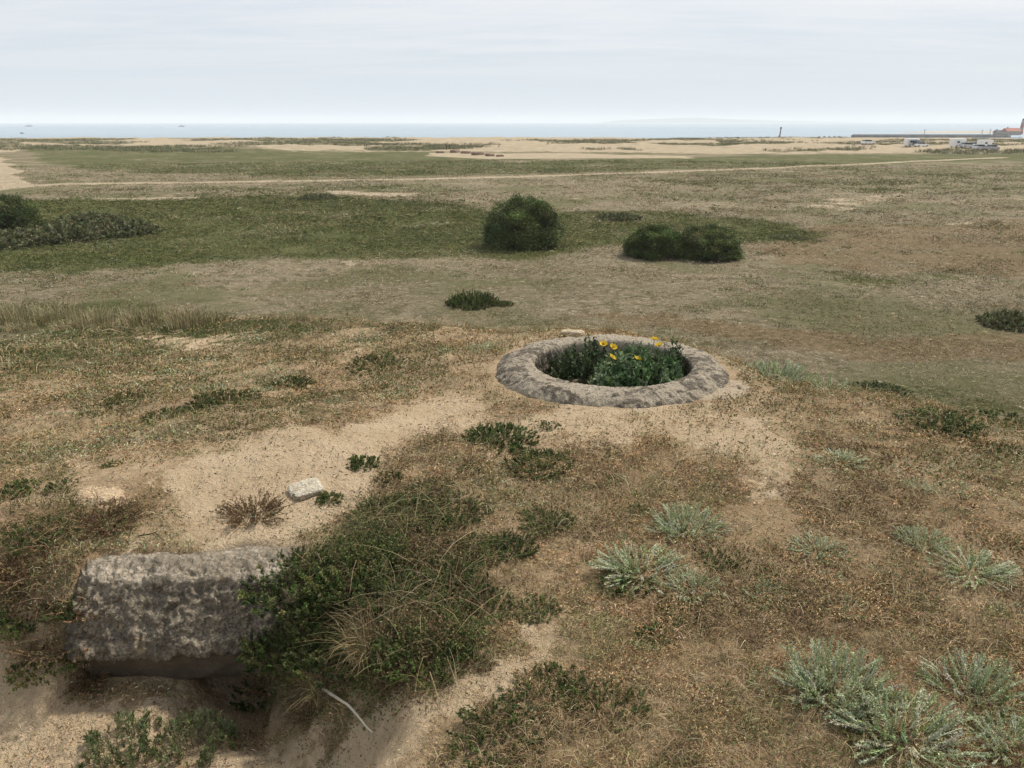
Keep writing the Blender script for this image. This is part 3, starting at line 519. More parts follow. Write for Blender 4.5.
def build_ground():
    ang = np.concatenate([np.arange(-180, -44, 1.5), np.arange(-44, 44, .115), np.arange(44, 180, 1.5)])
    rad = [.22]
    while rad[-1] < 13000:
        q = rad[-1]
        rad.append(q * (1.02 if q < 1.2 else 1.0058 if q < 8 else 1.0085 if q < 60 else 1.010 if q < 460 else 1.12))
    rad = np.array(rad)
    na, nr = len(ang), len(rad)
    A, RR = np.meshgrid(np.radians(ang), rad)
    X = (RR * np.sin(A)).ravel(); Y = (RR * np.cos(A)).ravel()
    Z = height(X, Y)
    i = np.arange(nr - 1)[:, None] * na; j = np.arange(na)[None, :]
    jn = (j + 1) % na
    Q = np.stack([i + j, i + jn, i + na + jn, i + na + j], -1).reshape(-1, 4)[:, ::-1]
    V = np.stack([X, Y, Z], 1)
    # close the middle
    c = len(V); V = np.vstack([V, [[0, 0, float(height(0., 0.))]]])
    T = np.stack([np.full(na, c), (np.arange(na) + 1) % na, np.arange(na)], 1)
    s, g, b, p, mo, d, mu = masks(V[:, 0], V[:, 1])
    me = mesh_np('ground', V, Q, T, None, True, {'mask': np.stack([s, g, b], 1), 'mask2': np.stack([p, mo, d], 1), 'mask3': np.stack([mu, mu, mu], 1)})
    return tag(link('ground', me, mat_ground()), kind='structure')

build_ground()

# sea, far land, spit, sky air
def mat_sea():
    m, t = mat_new('sea'); g = t.n('ShaderNodeNewGeometry'); P = g.outputs['Position']
    mp = t.n('ShaderNodeMapping'); t.l(P, mp.inputs[0]); mp.inputs['Scale'].default_value = (.0012, .009, 1)
    n = t.noise(mp.outputs[0], 1.0, 5, .6); n2 = t.noise(P, .12, 4, .6)
    c = t.mix(t.ss(n, .40, .62), (.15, .24, .31), (.23, .32, .37))
    t.out(c, .22, t.bump(n2, 1.0, .12), spec=.5); return m
xs = np.concatenate([-np.geomspace(13000, 30, 26), np.geomspace(30, 13000, 26)]); ys = np.geomspace(400, 13000, 60)
gx, gy = np.meshgrid(xs, ys); n0 = len(xs)
ii = (np.arange(len(ys) - 1)[:, None] * n0 + np.arange(n0 - 1)[None, :])
me = mesh_np('sea', np.stack([gx.ravel(), gy.ravel(), np.full(gx.size, SEA_Z)], 1), np.stack([ii, ii + 1, ii + n0 + 1, ii + n0], -1).reshape(-1, 4))
tag(link('sea', me, mat_sea()), kind='structure')

def ridge(name, pts, width, mat, n=60, seed=0, kind='structure'):
    """a low landform: pts = (x, y, height above sea) along its crest"""
    pts = np.array(pts, float); t = np.linspace(0, 1, len(pts)); u = np.linspace(0, 1, n)
    cx, cy, ch = [np.interp(u, t, pts[:, i]) for i in range(3)]
    prof = np.array([-1, -.7, -.35, 0, .35, .7, 1.0]); hp = np.array([-.15, .25, .75, 1, .75, .25, -.15])
    V = []
    for a in range(n):
        hh = ch[a] * (1 + .25 * float(fbm(np.array([u[a] * 9 + seed]), np.array([.3]), 3, seed)[0]))
        for p, q in zip(prof, hp): V.append((cx[a], cy[a] + p * width, SEA_Z + hh * q))
    k = len(prof); i = np.arange(n - 1)[:, None] * k + np.arange(k - 1)[None, :]
    return tag(link(name, mesh_np(name, V, np.stack([i, i + k, i + k + 1, i + 1], -1).reshape(-1, 4), smooth=True), mat), kind=kind)

ridge('headland', [(900, 9000, -2), (1150, 9050, 24), (1700, 9100, 48), (2100, 9100, 55), (2600, 9100, 30), (3300, 9200, 18), (4200, 9200, -2)], 500, mat_plain('headland', (.12, .14, .11), .9, .3, .004), seed=3)
ridge('sand_spit', [(420, 930, -1), (470, 925, 1.6), (560, 915, 2.4), (700, 900, 3.0), (1000, 900, 3.0)], 45, mat_plain('spit_sand', (.40, .36, .29), .95, .15, .05, .05), seed=5)
# ------------------------------------------------------------------ plants
def dome_tips(n, Rr, H, lo=.55, ball=False):
    a = rng.uniform(0, 2 * np.pi, n)
    if ball:
        u = rng.uniform(-.8, 1, n); rr = np.where(u > 0, np.sqrt(1 - u * u * .98), 1 - .10 * u)
        s = rng.uniform(lo, 1, n) ** .6
        return np.stack([Rr * rr * s * np.cos(a), Rr * rr * s * np.sin(a), H * (.40 + np.where(u > 0, .60, .44) * u * s)], 1)
    q = np.sqrt(rng.uniform(0, 1, n))
    z = H * np.sqrt(np.maximum(0, 1 - q * q * .9)) * rng.uniform(lo, 1, n)
    return np.stack([Rr * q * np.cos(a), Rr * q * np.sin(a), z], 1)

def sprigs(n, Rr, H, leaves, L, W, lcol, scol, stem_w, t0=.3, spread=1.0, rb=.35, lift=.4, lo=.55, ball=False, tips=None, k=6, jit=.2, cup=.15, wide=.5, curl=0.0):
    """stems from a rooted middle to tips in a dome, with leaves along them: (foliage, stems)"""
    T = dome_tips(n, Rr, H, lo, ball) if tips is None else tips
    n = len(T)
    B = np.stack([T[:, 0] * rb, T[:, 1] * rb, np.full(n, -.01)], 1) + rng.normal(size=(n, 3)) * [Rr * .04, Rr * .04, 0]
    C = (B + T) * .5; C[:, 2] = B[:, 2] + (T[:, 2] - B[:, 2]) * lift
    C += rng.normal(size=(n, 3)) * np.array([Rr, Rr, H]) * .07
    P = bez(B, C, T, k)
    st = Geo(); wr = np.linspace(1, .45, k)[None, :] * stem_w * rng.uniform(.7, 1.3, (n, 1))
    st.tubes(P, wr, pal(scol, n, jit))
    fo = Geo()
    if leaves:
        t = rng.uniform(t0, 1, (n, leaves)); t = t0 + (1 - t0) * ((t - t0) / (1 - t0)) ** .8
        a, b, c = B[:, None], C[:, None], T[:, None]; tt = t[..., None]
        pos = ((1 - tt) ** 2 * a + 2 * tt * (1 - tt) * b + tt * tt * c).reshape(-1, 3)
        tan = unit((2 * (1 - tt) * (b - a) + 2 * tt * (c - b)).reshape(-1, 3))
        d = unit(tan + spread * rng.normal(size=tan.shape) + np.array([0, 0, .15 + curl]))
        sz = rng.uniform(.6, 1.25, len(pos)) * (1.1 - .35 * t.ravel())
        tint = pal(lcol, n, jit * .7).repeat(leaves, 0) * (1 + .16 * rng.normal(size=(n * leaves, 1)))
        fo.leaves(pos, d, L * sz, W * sz, np.clip(tint, .004, .9), cup, wide)
    return fo, st

def blades(n, Rr, H, cols, w, lean=.5, k=5, jit=.2, hmin=.4):
    a = rng.uniform(0, 2 * np.pi, n); q = np.sqrt(rng.uniform(0, 1, n)) * Rr
    B = np.stack([q * np.cos(a), q * np.sin(a), np.full(n, -.01)], 1)
    az = a + rng.normal(size=n) * .9; h = H * rng.uniform(hmin, 1, n); le = lean * rng.uniform(.1, 1.2, n)
    C = B + np.stack([np.zeros(n), np.zeros(n), h * .75], 1) + rng.normal(size=(n, 3)) * H * .05
    T = B + np.stack([np.cos(az) * h * le, np.sin(az) * h * le, h * (1 - .45 * le)], 1)
    g = Geo(); wd = np.linspace(1, .15, k)[None, :] * w * rng.uniform(.6, 1.3, (n, 1))
    g.ribbons(bez(B, C, T, k), wd, pal(cols, n, jit))
    return g

GREEN = [(.078, .114, .032), (.106, .144, .043), (.058, .088, .028), (.135, .155, .052), (.165, .158, .062)]
OLIVE = [(.115, .12, .045), (.15, .145, .06), (.09, .10, .038), (.18, .155, .07)]
SILVER = [(.40, .455, .27), (.47, .52, .335), (.34, .40, .215), (.55, .575, .42), (.27, .325, .14)]
DRY = [(.16, .10, .05), (.22, .15, .08), (.11, .07, .04), (.28, .20, .11), (.085, .06, .035), (.15, .085, .05)]
STRAW = [(.29, .23, .125), (.23, .18, .10), (.35, .29, .18), (.17, .135, .075), (.22, .19, .09)]
DARKG = [(.050, .072, .026), (.065, .09, .032), (.085, .108, .042), (.040, .058, .022)]

class Kind:
    """one kind of plant: a few grown variants, then copies"""
    def __init__(s, name, cat, group, makers): s.name, s.cat, s.group, s.makers = name, cat, group, makers; s.first = {}; s.i = 0
    def put(s, x, y, size, label, flat=1.0, dz=0.0, var=None):
        v = s.i % len(s.makers) if var is None else var
        s.i += 1
        z = float(height(np.array([x]), np.array([y]))[0]) + dz
        rz = random.uniform(0, 6.28); scl = (size, size, size * flat)
        if v not in s.first:
            t = thing(s.name, label, s.cat, (x, y, z), rz, s.group); t.scale = scl
            for nm, g, mt in s.makers[v]():
                if g.V: link(nm, g.mesh(nm), M[mt], t)
            s.first[v] = t
            return t
        return copy_thing(s.first[v], (x, y, z), rz, scl, label)

def two(f, a='foliage', b='stems', ma='leaf', mb='dry'):
    return lambda: [(a, f[0], ma), (b, f[1], mb)] if not callable(f) else [(a, (q := f())[0], ma), (b, q[1], mb)]

# unit radius about 1 for every variant (scaled when put)
def silver_make(n, H, rb, lift, t0=.25):
    return two(lambda: sprigs(n, 1.0, H, 72, .056, .020, SILVER, [(.44, .45, .29), (.36, .33, .20)], .015, t0, .6, rb, lift, .5, jit=.13))
silver = Kind('silver_herb', 'plant', 'silvery herbs on the dry turf', [silver_make(150, .62, .40, .22), silver_make(120, .46, .34, .15), silver_make(100, .60, .5, .3, .1), silver_make(130, .40, .6, .12)])
wisp = Kind('silver_herb', 'plant', 'small silvery herbs on the dry turf', [silver_make(46, .50, .4, .1), silver_make(34, .45, .6, .2, .1), silver_make(28, .62, .7, .2, .05)])
def green_make(n, H, cols, lv=64, L=.060, W=.030):
    return two(lambda: sprigs(int(n * 1.25), 1.0, H, lv, L, W, cols, [(.17, .13, .07), (.13, .13, .06)], .008, .2, 1.1, .82, .5, .2, jit=.26))
shrub = Kind('green_shrub', 'shrub', 'low green shrubs on the mound', [green_make(190, .55, GREEN), green_make(160, .42, GREEN + OLIVE[:1]), green_make(150, .60, GREEN + DARKG)])
mat_ = Kind('green_mat', 'ground plant', 'flat green mats on the mound', [green_make(130, .22, GREEN + OLIVE, 34), green_make(110, .20, OLIVE + GREEN[:2], 34)])
tuftlet = Kind('green_tuft', 'plant', 'little green tufts on the sand', [green_make(60, .6, GREEN, 30, .13, .07), green_make(46, .5, OLIVE + GREEN, 30, .13, .07)])
upright = Kind('leafy_herb', 'plant', 'upright leafy herbs at the bottom edge', [two(lambda: sprigs(90, 1.0, .95, 34, .15, .035, [(.14, .175, .075), (.18, .20, .09), (.11, .14, .055), (.24, .23, .12)], [(.30, .22, .12), (.20, .19, .09)], .010, .25, .55, .8, .55, .5, jit=.18))])
twig = Kind('dry_shrub', 'shrub', 'dry brown shrubs on the mound', [
    two(lambda: sprigs(150, 1.0, .62, 17, .07, .032, DRY + [(.12, .11, .045), (.10, .10, .04)], DRY, .010, .2, 1.2, .35, .45, .35, jit=.25)),
    two(lambda: sprigs(130, 1.0, .50, 13, .07, .03, DRY + [(.09, .09, .035)], DRY, .011, .15, 1.3, .5, .5, .3, jit=.25))])
straw = Kind('straw_tussock', 'grass tussock', 'straw tussocks in the overgrown hollow', [
    lambda: [('blades', blades(420, .5, 1.1, STRAW + OLIVE[:2] + DRY[:2], .016, 1.0), 'dry'), ('stalks', blades(40, .5, 1.5, STRAW, .016, .7), 'dry')],
    lambda: [('blades', blades(340, .6, .8, STRAW + DRY[:3], .016, 1.2), 'dry'), ('stalks', blades(30, .5, 1.3, STRAW + OLIVE, .016, .8), 'dry')]])
tall = Kind('grass_clump', 'grass clump', 'tall grass clumps at the edge of the mound', [
    lambda: [('blades', blades(420, .9, 1.0, [(.44, .37, .22), (.34, .29, .15), (.26, .24, .11), (.52, .44, .29)] + OLIVE[1:2], .018, .6), 'dry'), ('seed_stalks', blades(60, .8, 1.45, [(.20, .15, .10), (.26, .20, .12)], .018, .45), 'dry')],
    lambda: [('blades', blades(360, 1.0, .85, [(.44, .37, .22), (.33, .29, .15), (.25, .235, .11)] + OLIVE[:2], .018, .75), 'dry'), ('seed_stalks', blades(40, .8, 1.3, [(.20, .14, .10), (.24, .19, .12)], .018, .4), 'dry')]])
scrub = Kind('grey_scrub', 'shrub', 'grey-green scrub on the plain', [two(lambda: sprigs(330, 1.0, .42, 34, .085, .034, [(.165, .17, .085), (.13, .14, .06), (.22, .22, .125), (.09, .10, .04)], [(.14, .11, .07)], .006, .35, .9, .85, .5, .12, jit=.28))])

def bush_make(seed, cols, lumps=150, n=62000):
    def mk():
        C = dome_tips(lumps, .90, 1.34, .9, True)
        az = np.arctan2(C[:, 1], C[:, 0]); f = 1 + .15 * fbm(az * 1.7 + seed, C[:, 2] * 2.6 + seed, 3, 61 + seed)
        C = C * np.stack([f, f, .9 + .1 * f], 1)
        lc = pal(cols, lumps, .32)
        i = rng.integers(0, lumps, n)
        out = unit(C - [0, 0, .35])
        off = rng.normal(size=(n, 3)) * [.095, .095, .085]
        P = C[i] + off - out[i] * rng.exponential(.06, n)[:, None]
        P[:, 2] = np.abs(P[:, 2] - .02) + .02
        d = unit(rng.normal(size=(n, 3)) * .8 + out[i] * .7 + [0, 0, .5])
        g = Geo(); g.leaves(P, d, rng.uniform(.045, .090, n), rng.uniform(.018, .036, n), np.clip(lc[i] * (1 + .2 * rng.normal(size=(n, 1))), .006, .9), .15)
        T = C[rng.integers(0, lumps, 260)] * rng.uniform(.8, 1.06, (260, 1))
        fo, st = sprigs(260, 1.0, 1.0, 0, 0, 0, cols, [(.09, .07, .045), (.12, .10, .07)], .007, tips=T, rb=.12, lift=.35)
        tr = Geo(); m = 7; a = np.linspace(0, 6.28, m, False)
        B = np.stack([.08 * np.cos(a), .08 * np.sin(a), np.full(m, -.05)], 1); E = np.stack([.4 * np.cos(a), .4 * np.sin(a), np.full(m, .6)], 1)
        tr.tubes(bez(B, (B + E) * .5 + [0, 0, .05], E, 6), np.linspace(.035, .012, 6)[None, :].repeat(m, 0), np.array([.08, .064, .046]), 6)
        return [('foliage', g, 'leaf'), ('branches', st, 'dry'), ('trunk', tr, 'dry')]
    return mk
BUSHG = [(.088, .118, .037), (.112, .148, .047), (.15, .185, .064), (.064, .088, .029), (.20, .22, .092)]
bush = Kind('round_bush', 'bush', 'dark bushes on the plain', [bush_make(5, BUSHG), bush_make(9, BUSHG[:4]), bush_make(17, BUSHG)])

KINDS = dict(silver=silver, wisp=wisp, shrub=shrub, mat=mat_, tuft=tuftlet, upright=upright, twig=twig, straw=straw, tall=tall, scrub=scrub, bush=bush)
for kind, x, y, size, flat, dz, label in PLANTS:
    KINDS[kind].put(x, y, size, label, flat, dz)
# ------------------------------------------------------------------ loose stuff lying and growing on the ground
def spots(n, rmin, rmax, a0, a1, power=1.0):
    """more of them near the mound's viewpoint, where single bits can be made out"""
    r = rmin * (rmax / rmin) ** (rng.uniform(0, 1, n) ** power); a = np.radians(rng.uniform(a0, a1, n))
    return r * np.sin(a), r * np.cos(a), r

def on_ground(x, y): return np.stack([x, y, height(x, y)], 1)
def clear_of_stone(x, y):
    rr = np.hypot(x - RING[0], y - RING[1])
    blk = (x > -1.70) & (x < -.83) & (y > 2.52) & (y < 2.82)
    return ~((rr < .875) | blk)

def cover(name, n, rmin, rmax, keep, make, mat, a0=-60, a1=60):
    x, y, r = spots(n, rmin, rmax, a0, a1)
    mk = masks(x, y)
    k = (rng.uniform(0, 1, n) < keep(x, y, r, mk)) & clear_of_stone(x, y)
    x, y, r = x[k], y[k], r[k]
    g = Geo(); make(g, on_ground(x, y), r)
    return tag(link(name, g.mesh(name), M[mat]), kind='stuff')

patch = lambda x, y, s, seed: fbm(x / s, y / s, 4, seed)
def scale_r(r): return np.clip(r / 2.6, .8, 5) ** .75

def patched(palettes, P, n, s, seed, jit=.22):
    """colours that change from patch to patch, as the plants under them do"""
    u = np.clip((patch(P[:, 0], P[:, 1], s, seed) + .5 * patch(P[:, 0], P[:, 1], s * .2, seed + 1)) * 1.3 + .5 + .16 * rng.normal(size=n), 0, .999)
    i = (u * len(palettes)).astype(int)
    return np.choose(i[:, None], [pal(p, n, jit) for p in palettes])
RUST = [(.38, .22, .10), (.42, .265, .13), (.30, .175, .08), (.19, .115, .06)]
BUFF = [(.52, .38, .22), (.57, .43, .265), (.43, .30, .165), (.26, .18, .10)]
UMBER = [(.21, .145, .075), (.15, .105, .06), (.29, .20, .11), (.11, .08, .048)]
SAGE = [(.21, .20, .08), (.27, .245, .12), (.155, .16, .06), (.36, .31, .17)]
def clump(x, y): return fbm(x / .10, y / .10, 3, 141) + .6 * fbm(x / .5, y / .5, 2, 142)
def mk_litter(g, P, r):
    n = len(P); s = scale_r(r)
    d = rng.normal(size=(n, 3)); d[:, 2] = np.abs(d[:, 2]) * .4
    c = patched([UMBER, SAGE, BUFF, RUST, BUFF, RUST, UMBER, SAGE], P, n, .38, 111, .15)
    P = P + np.array([0, 0, .002]) + rng.uniform(0, 1, (n, 1)) * np.array([0, 0, 1.0]) * (.006 + .02 * s * np.clip(clump(P[:, 0], P[:, 1]), 0, 1))[:, None]
    g.leaves(P, d, rng.uniform(.006, .020, n) * s, rng.uniform(.0018, .0045, n) * s, c, .3)
cover('dry_ground_litter', 1300000, .85, 11, lambda x, y, r, k: np.clip((.3 + 1.1 * k[4]) * (1 - .5 * k[1]) * (1 - .93 * k[0]) * (.12 + 1.1 * sst(-.12, .22, clump(x, y))), .012, 1), mk_litter, 'litter')

def mk_moss(g, P, r):
    n = len(P); s = scale_r(r)
    d = rng.normal(size=(n, 3)) * [.8, .8, .4] + [0, 0, .7]
    c = patched([UMBER, RUST[2:] + UMBER, SAGE[:3] + OLIVE[:2], UMBER], P, n, .5, 121)
    g.leaves(P, d, rng.uniform(.008, .02, n) * s, rng.uniform(.003, .006, n) * s, c, .2)
cover('dry_moss', 600000, .85, 12, lambda x, y, r, k: np.clip((1.0 * k[4]) * (1 - k[0]) * sst(-.05, .35, patch(x, y, .35, 14) + .3 * patch(x, y, .08, 15)), 0, 1), mk_moss, 'litter')

def mk_green(g, P, r):
    n = len(P); s = scale_r(r)
    d = rng.normal(size=(n, 3)) * [.9, .9, .35] + [0, 0, .55]
    g.leaves(P + rng.uniform(0, 1, (n, 1)) * np.array([0, 0, .018]), d, rng.uniform(.006, .015, n) * s, rng.uniform(.003, .007, n) * s, pal(GREEN + OLIVE, n, .22), .2)
cover('green_ground_cover', 750000, .85, 14, lambda x, y, r, k: np.clip((1 - .86 * k[0]) * (.32 + k[1]) * sst(.06 - .3 * k[1], .30 - .3 * k[1], patch(x, y, .45, 24) + .55 * patch(x, y, .11, 25)), 0, 1), mk_green, 'leaf')

def mk_grey(g, P, r):
    n = len(P); s = scale_r(r)
    d = rng.normal(size=(n, 3)) * [.9, .9, .35] + [0, 0, .6]
    g.leaves(P + rng.uniform(0, 1, (n, 1)) * np.array([0, 0, .015]), d, rng.uniform(.007, .016, n) * s, rng.uniform(.002, .005, n) * s, pal(SILVER, n, .2), .2)
cover('grey_ground_cover', 360000, .85, 14, lambda x, y, r, k: np.clip((1 - k[0]) * .8 * sst(.20, .42, patch(x, y, .7, 44) + .4 * patch(x, y, .13, 45)) * (.55 + .9 * sst(0, -2, x)), 0, 1), mk_grey, 'leaf')

def mk_grass(g, P, r):
    n = len(P); s = scale_r(r); h = rng.uniform(.015, .06, n) * s
    az = rng.uniform(0, 6.28, n); le = rng.uniform(.3, 1.6, n)
    T = P + np.stack([np.cos(az) * h * le, np.sin(az) * h * le, h / (1 + le)], 1); C = P + np.stack([0 * h, 0 * h, h * .7], 1)
    g.ribbons(bez(P, C, T, 4), np.linspace(1, .2, 4)[None, :] * (.0017 * s * rng.uniform(.6, 1.4, n))[:, None], pal([(.44, .34, .20), (.38, .28, .15), (.50, .41, .26), (.30, .22, .12), (.27, .17, .08), (.22, .21, .09)], n, .22))
cover('withered_grass', 340000, .85, 16, lambda x, y, r, k: np.clip((.45 + .7 * k[4]) * (1 - .96 * k[0]) * (.6 + 1.4 * patch(x, y, .4, 34)), .004, 1), mk_grass, 'dry')

def mk_crumb(g, P, r):
    n = len(P); s = scale_r(r)
    d = rng.normal(size=(n, 3)); d[:, 2] = np.abs(d[:, 2]) * .4
    g.leaves(P + [0, 0, .002], d, rng.uniform(.006, .03, n) * s, rng.uniform(.002, .005, n) * s, pal([(.12, .085, .05), (.20, .14, .085), (.085, .06, .04), (.30, .22, .135), (.40, .31, .20)], n, .25), .25)
cover('twig_crumbs', 150000, .85, 9, lambda x, y, r, k: np.clip(k[0] * (.5 + 1.4 * sst(5.75, 5.5, height(x, y))) * (.12 + .8 * sst(.1, .5, patch(x, y, .3, 71))), 0, 1), mk_crumb, 'litter')

def mk_turf(g, P, r):
    n = len(P); s = np.clip(r / 28, .8, 3.2)
    mk = masks(P[:, 0], P[:, 1]); gr = np.clip(mk[1] * 1.05 + .9 * patch(P[:, 0], P[:, 1], 9, 5) + .5 * patch(P[:, 0], P[:, 1], 2, 6), 0, 1)[:, None]
    dry = patched([[(.36, .30, .195), (.43, .36, .25)], [(.25, .205, .13), (.30, .24, .15)], [(.25, .165, .085), (.31, .21, .115)], [(.19, .17, .09), (.16, .14, .075)]], P, n, 3.5, 131)
    grn = patched([[(.09, .105, .03), (.12, .13, .042)], [(.16, .15, .06), (.20, .175, .08)], [(.075, .095, .028), (.06, .075, .022)], [(.12, .13, .05)]], P, n, 5, 135)
    c = np.where(rng.uniform(0, 1, (n, 1)) < gr * .95, grn, dry)
    h = rng.uniform(.03, .09, n) * s * (1 + .9 * gr[:, 0]); az = rng.uniform(0, 6.28, n); le = rng.uniform(.3, 2.2, n)
    T = P + np.stack([np.cos(az) * h * le, np.sin(az) * h * le, h / (1 + .7 * le)], 1); C = P + np.stack([0 * h, 0 * h, h * .6], 1)
    g.ribbons(bez(P - [0, 0, .01], C, T, 3), np.linspace(1, .35, 3)[None, :] * (rng.uniform(.010, .022, n) * s)[:, None], c)
cover('plain_turf', 800000, 13, 170, lambda x, y, r, k: np.clip((1 - k[3]) * (.45 + .9 * patch(x, y, 2.2, 91) + .6 * patch(x, y, 7, 92) + .35 * k[1]), .03, 1), mk_turf, 'litter')

def mk_weed(g, P, r):
    n = len(P); m = 16
    Q = np.repeat(P, m, 0) + rng.normal(size=(n * m, 3)) * [.20, .13, .03]; s = np.repeat(np.clip(r / 30, .8, 2.5), m)
    d = rng.normal(size=(n * m, 3)) * [.7, .7, .3] + [0, 0, .6]
    g.leaves(Q, d, rng.uniform(.05, .12, n * m) * s, rng.uniform(.02, .04, n * m) * s, pal(GREEN + OLIVE[:2], n, .2).repeat(m, 0), .2)
cover('plain_weeds', 7000, 16, 110, lambda x, y, r, k: np.clip((1 - k[3]) * .8 * sst(.08, .45, patch(x, y, 6.0, 95)), .01, 1), mk_weed, 'leaf')

def mk_marram(g, P, r):
    n = len(P); m = 9
    Q = np.repeat(P, m, 0) + rng.normal(size=(n * m, 3)) * [.35, .35, .02]; h = rng.uniform(.25, .7, n * m)
    az = rng.uniform(0, 6.28, n * m); le = rng.uniform(.2, .9, n * m)
    T = Q + np.stack([np.cos(az) * h * le, np.sin(az) * h * le, h], 1); C = Q + np.stack([0 * h, 0 * h, h * .8], 1)
    g.ribbons(bez(Q, C, T, 3), np.linspace(1, .3, 3)[None, :] * rng.uniform(.05, .12, n * m)[:, None], pal([(.20, .20, .10), (.15, .16, .07), (.28, .26, .15), (.11, .12, .055)], n, .2).repeat(m, 0))
cover('dune_grass', 60000, 190, 400, lambda x, y, r, k: np.clip(sst(195, 215, y) * (1 - sst(378, 390, y)) * (ldist(x, y, TRACKS[2][0]) > 5) * sst(-.02, .22, fbm(x / 30, y / 34, 4, 77)), 0, 1), mk_marram, 'dry')

VEG = AREAS['veg'][0][0]
def in_veg(x, y): return sst(-.12, .14, sdist(x + .12 * patch(x, y, .3, 61), y + .12 * patch(x, y, .3, 62), VEG))
def mk_under(g, P, r):
    n = len(P); d = rng.normal(size=(n, 3)) * [.9, .9, .4] + [0, 0, .6]
    hgt = .02 + .10 * np.clip(patch(P[:, 0], P[:, 1], .2, 64) + .45, 0, 1)
    P = P + np.stack([0 * r, 0 * r, hgt * rng.uniform(0, 1, n) ** .7], 1)
    k = (patch(P[:, 0], P[:, 1], .28, 65) > -.16)[:, None]
    c = np.where(k, pal([tuple(.95 * q for q in c_) for c_ in GREEN] + OLIVE[:1], n, .22), pal(DRY[:3] + [(.14, .11, .055), (.11, .11, .04), (.09, .10, .035)], n, .25))
    g.leaves(P, d, rng.uniform(.008, .018, n), rng.uniform(.003, .008, n), c, .2)
cover('hollow_undergrowth', 330000, 1.3, 4.6, lambda x, y, r, k: in_veg(x, y) * np.clip(.45 + 2.2 * patch(x, y, .22, 63), .0, 1), mk_under, 'leaf', -32, 8)
def mk_tangle(g, P, r):
    n = len(P); h = rng.uniform(.05, .20, n); az = rng.uniform(0, 6.28, n); le = rng.uniform(.3, 2.0, n); o = rng.normal(size=(n, 3)) * [.02, .02, .01]
    T = P + np.stack([np.cos(az) * h * le, np.sin(az) * h * le, h / (1 + .8 * le)], 1); C = P + o * 2 + np.stack([0 * h, 0 * h, h * .75], 1)
    g.ribbons(bez(P, C, T, 5), np.linspace(1, .3, 5)[None, :] * rng.uniform(.0010, .0028, n)[:, None], pal(STRAW + DRY + OLIVE[:2], n, .22))
cover('dry_stem_tangle', 34000, 1.3, 4.6, lambda x, y, r, k: in_veg(x, y) * np.clip(.4 + 2.2 * patch(x, y, .3, 66), .03, 1), mk_tangle, 'dry', -32, 8)
BANK = AREAS['bank'][0][0]
def in_bank(x, y): return sst(-.10, .15, sdist(x + .15 * patch(x, y, .3, 71), y + .15 * patch(x, y, .3, 72), BANK))
cover('bank_twigs', 50000, 1.5, 5, lambda x, y, r, k: in_bank(x, y) * np.clip(.35 + 2.0 * patch(x, y, .22, 73), .02, 1),
      lambda g, P, r: (lambda n, h, az, le: g.ribbons(bez(P, P + np.stack([0 * h, 0 * h, h * .7], 1), P + np.stack([np.cos(az) * h * le, np.sin(az) * h * le, h / (1 + .8 * le)], 1), 4), np.linspace(1, .4, 4)[None, :] * rng.uniform(.0015, .0035, n)[:, None], pal(DRY + OLIVE[:1] + [(.30, .20, .12)], n, .25)))(len(P), rng.uniform(.02, .10, len(P)), rng.uniform(0, 6.28, len(P)), rng.uniform(.3, 2, len(P))), 'dry', -60, 0)
cover('bank_weeds', 520000, 1.5, 5, lambda x, y, r, k: in_bank(x, y) * np.clip(.35 + 1.9 * patch(x, y, .18, 74), .02, 1),
      lambda g, P, r: g.leaves(P + rng.uniform(0, 1, (len(P), 1)) * np.array([0, 0, .06]), rng.normal(size=(len(P), 3)) * [.9, .9, .4] + [0, 0, .5], rng.uniform(.007, .016, len(P)), rng.uniform(.003, .007, len(P)), np.where((patch(P[:, 0], P[:, 1], .2, 75) > .02)[:, None], pal(OLIVE + GREEN[:2], len(P), .22), pal(DRY + [(.26, .17, .10), (.20, .13, .07)], len(P), .25)), .2), 'leaf', -60, 0)
# ------------------------------------------------------------------ concrete
def revolve(cx_prof, n, wob):
    """closed ring from a radius/height profile; wob(angle, s) -> (dr, dz)"""
    prof = np.array(cx_prof, float)
    seg = np.r_[0, np.cumsum(np.hypot(*np.diff(prof, axis=0).T))]; m = 96
    s = np.linspace(0, seg[-1], m); pr = np.interp(s, seg, prof[:, 0]); pz = np.interp(s, seg, prof[:, 1])
    for _ in range(2):
        pr[1:-1] = (pr[:-2] + 2 * pr[1:-1] + pr[2:]) / 4; pz[1:-1] = (pz[:-2] + 2 * pz[1:-1] + pz[2:]) / 4
    a = np.linspace(0, 2 * np.pi, n, False); A, S = np.meshgrid(a, np.arange(m), indexing='ij')
    dr, dz = wob(A, s[S], pr[S], pz[S])
    Rr = pr[S] + dr; Z = pz[S] + dz
    V = np.stack([Rr * np.sin(A), Rr * np.cos(A), Z], -1).reshape(-1, 3)
    i = np.arange(n)[:, None]; j = np.arange(m - 1)[None, :]; i2 = (i + 1) % n
    return V, np.stack([i * m + j, i * m + j + 1, i2 * m + j + 1, i2 * m + j], -1).reshape(-1, 4)

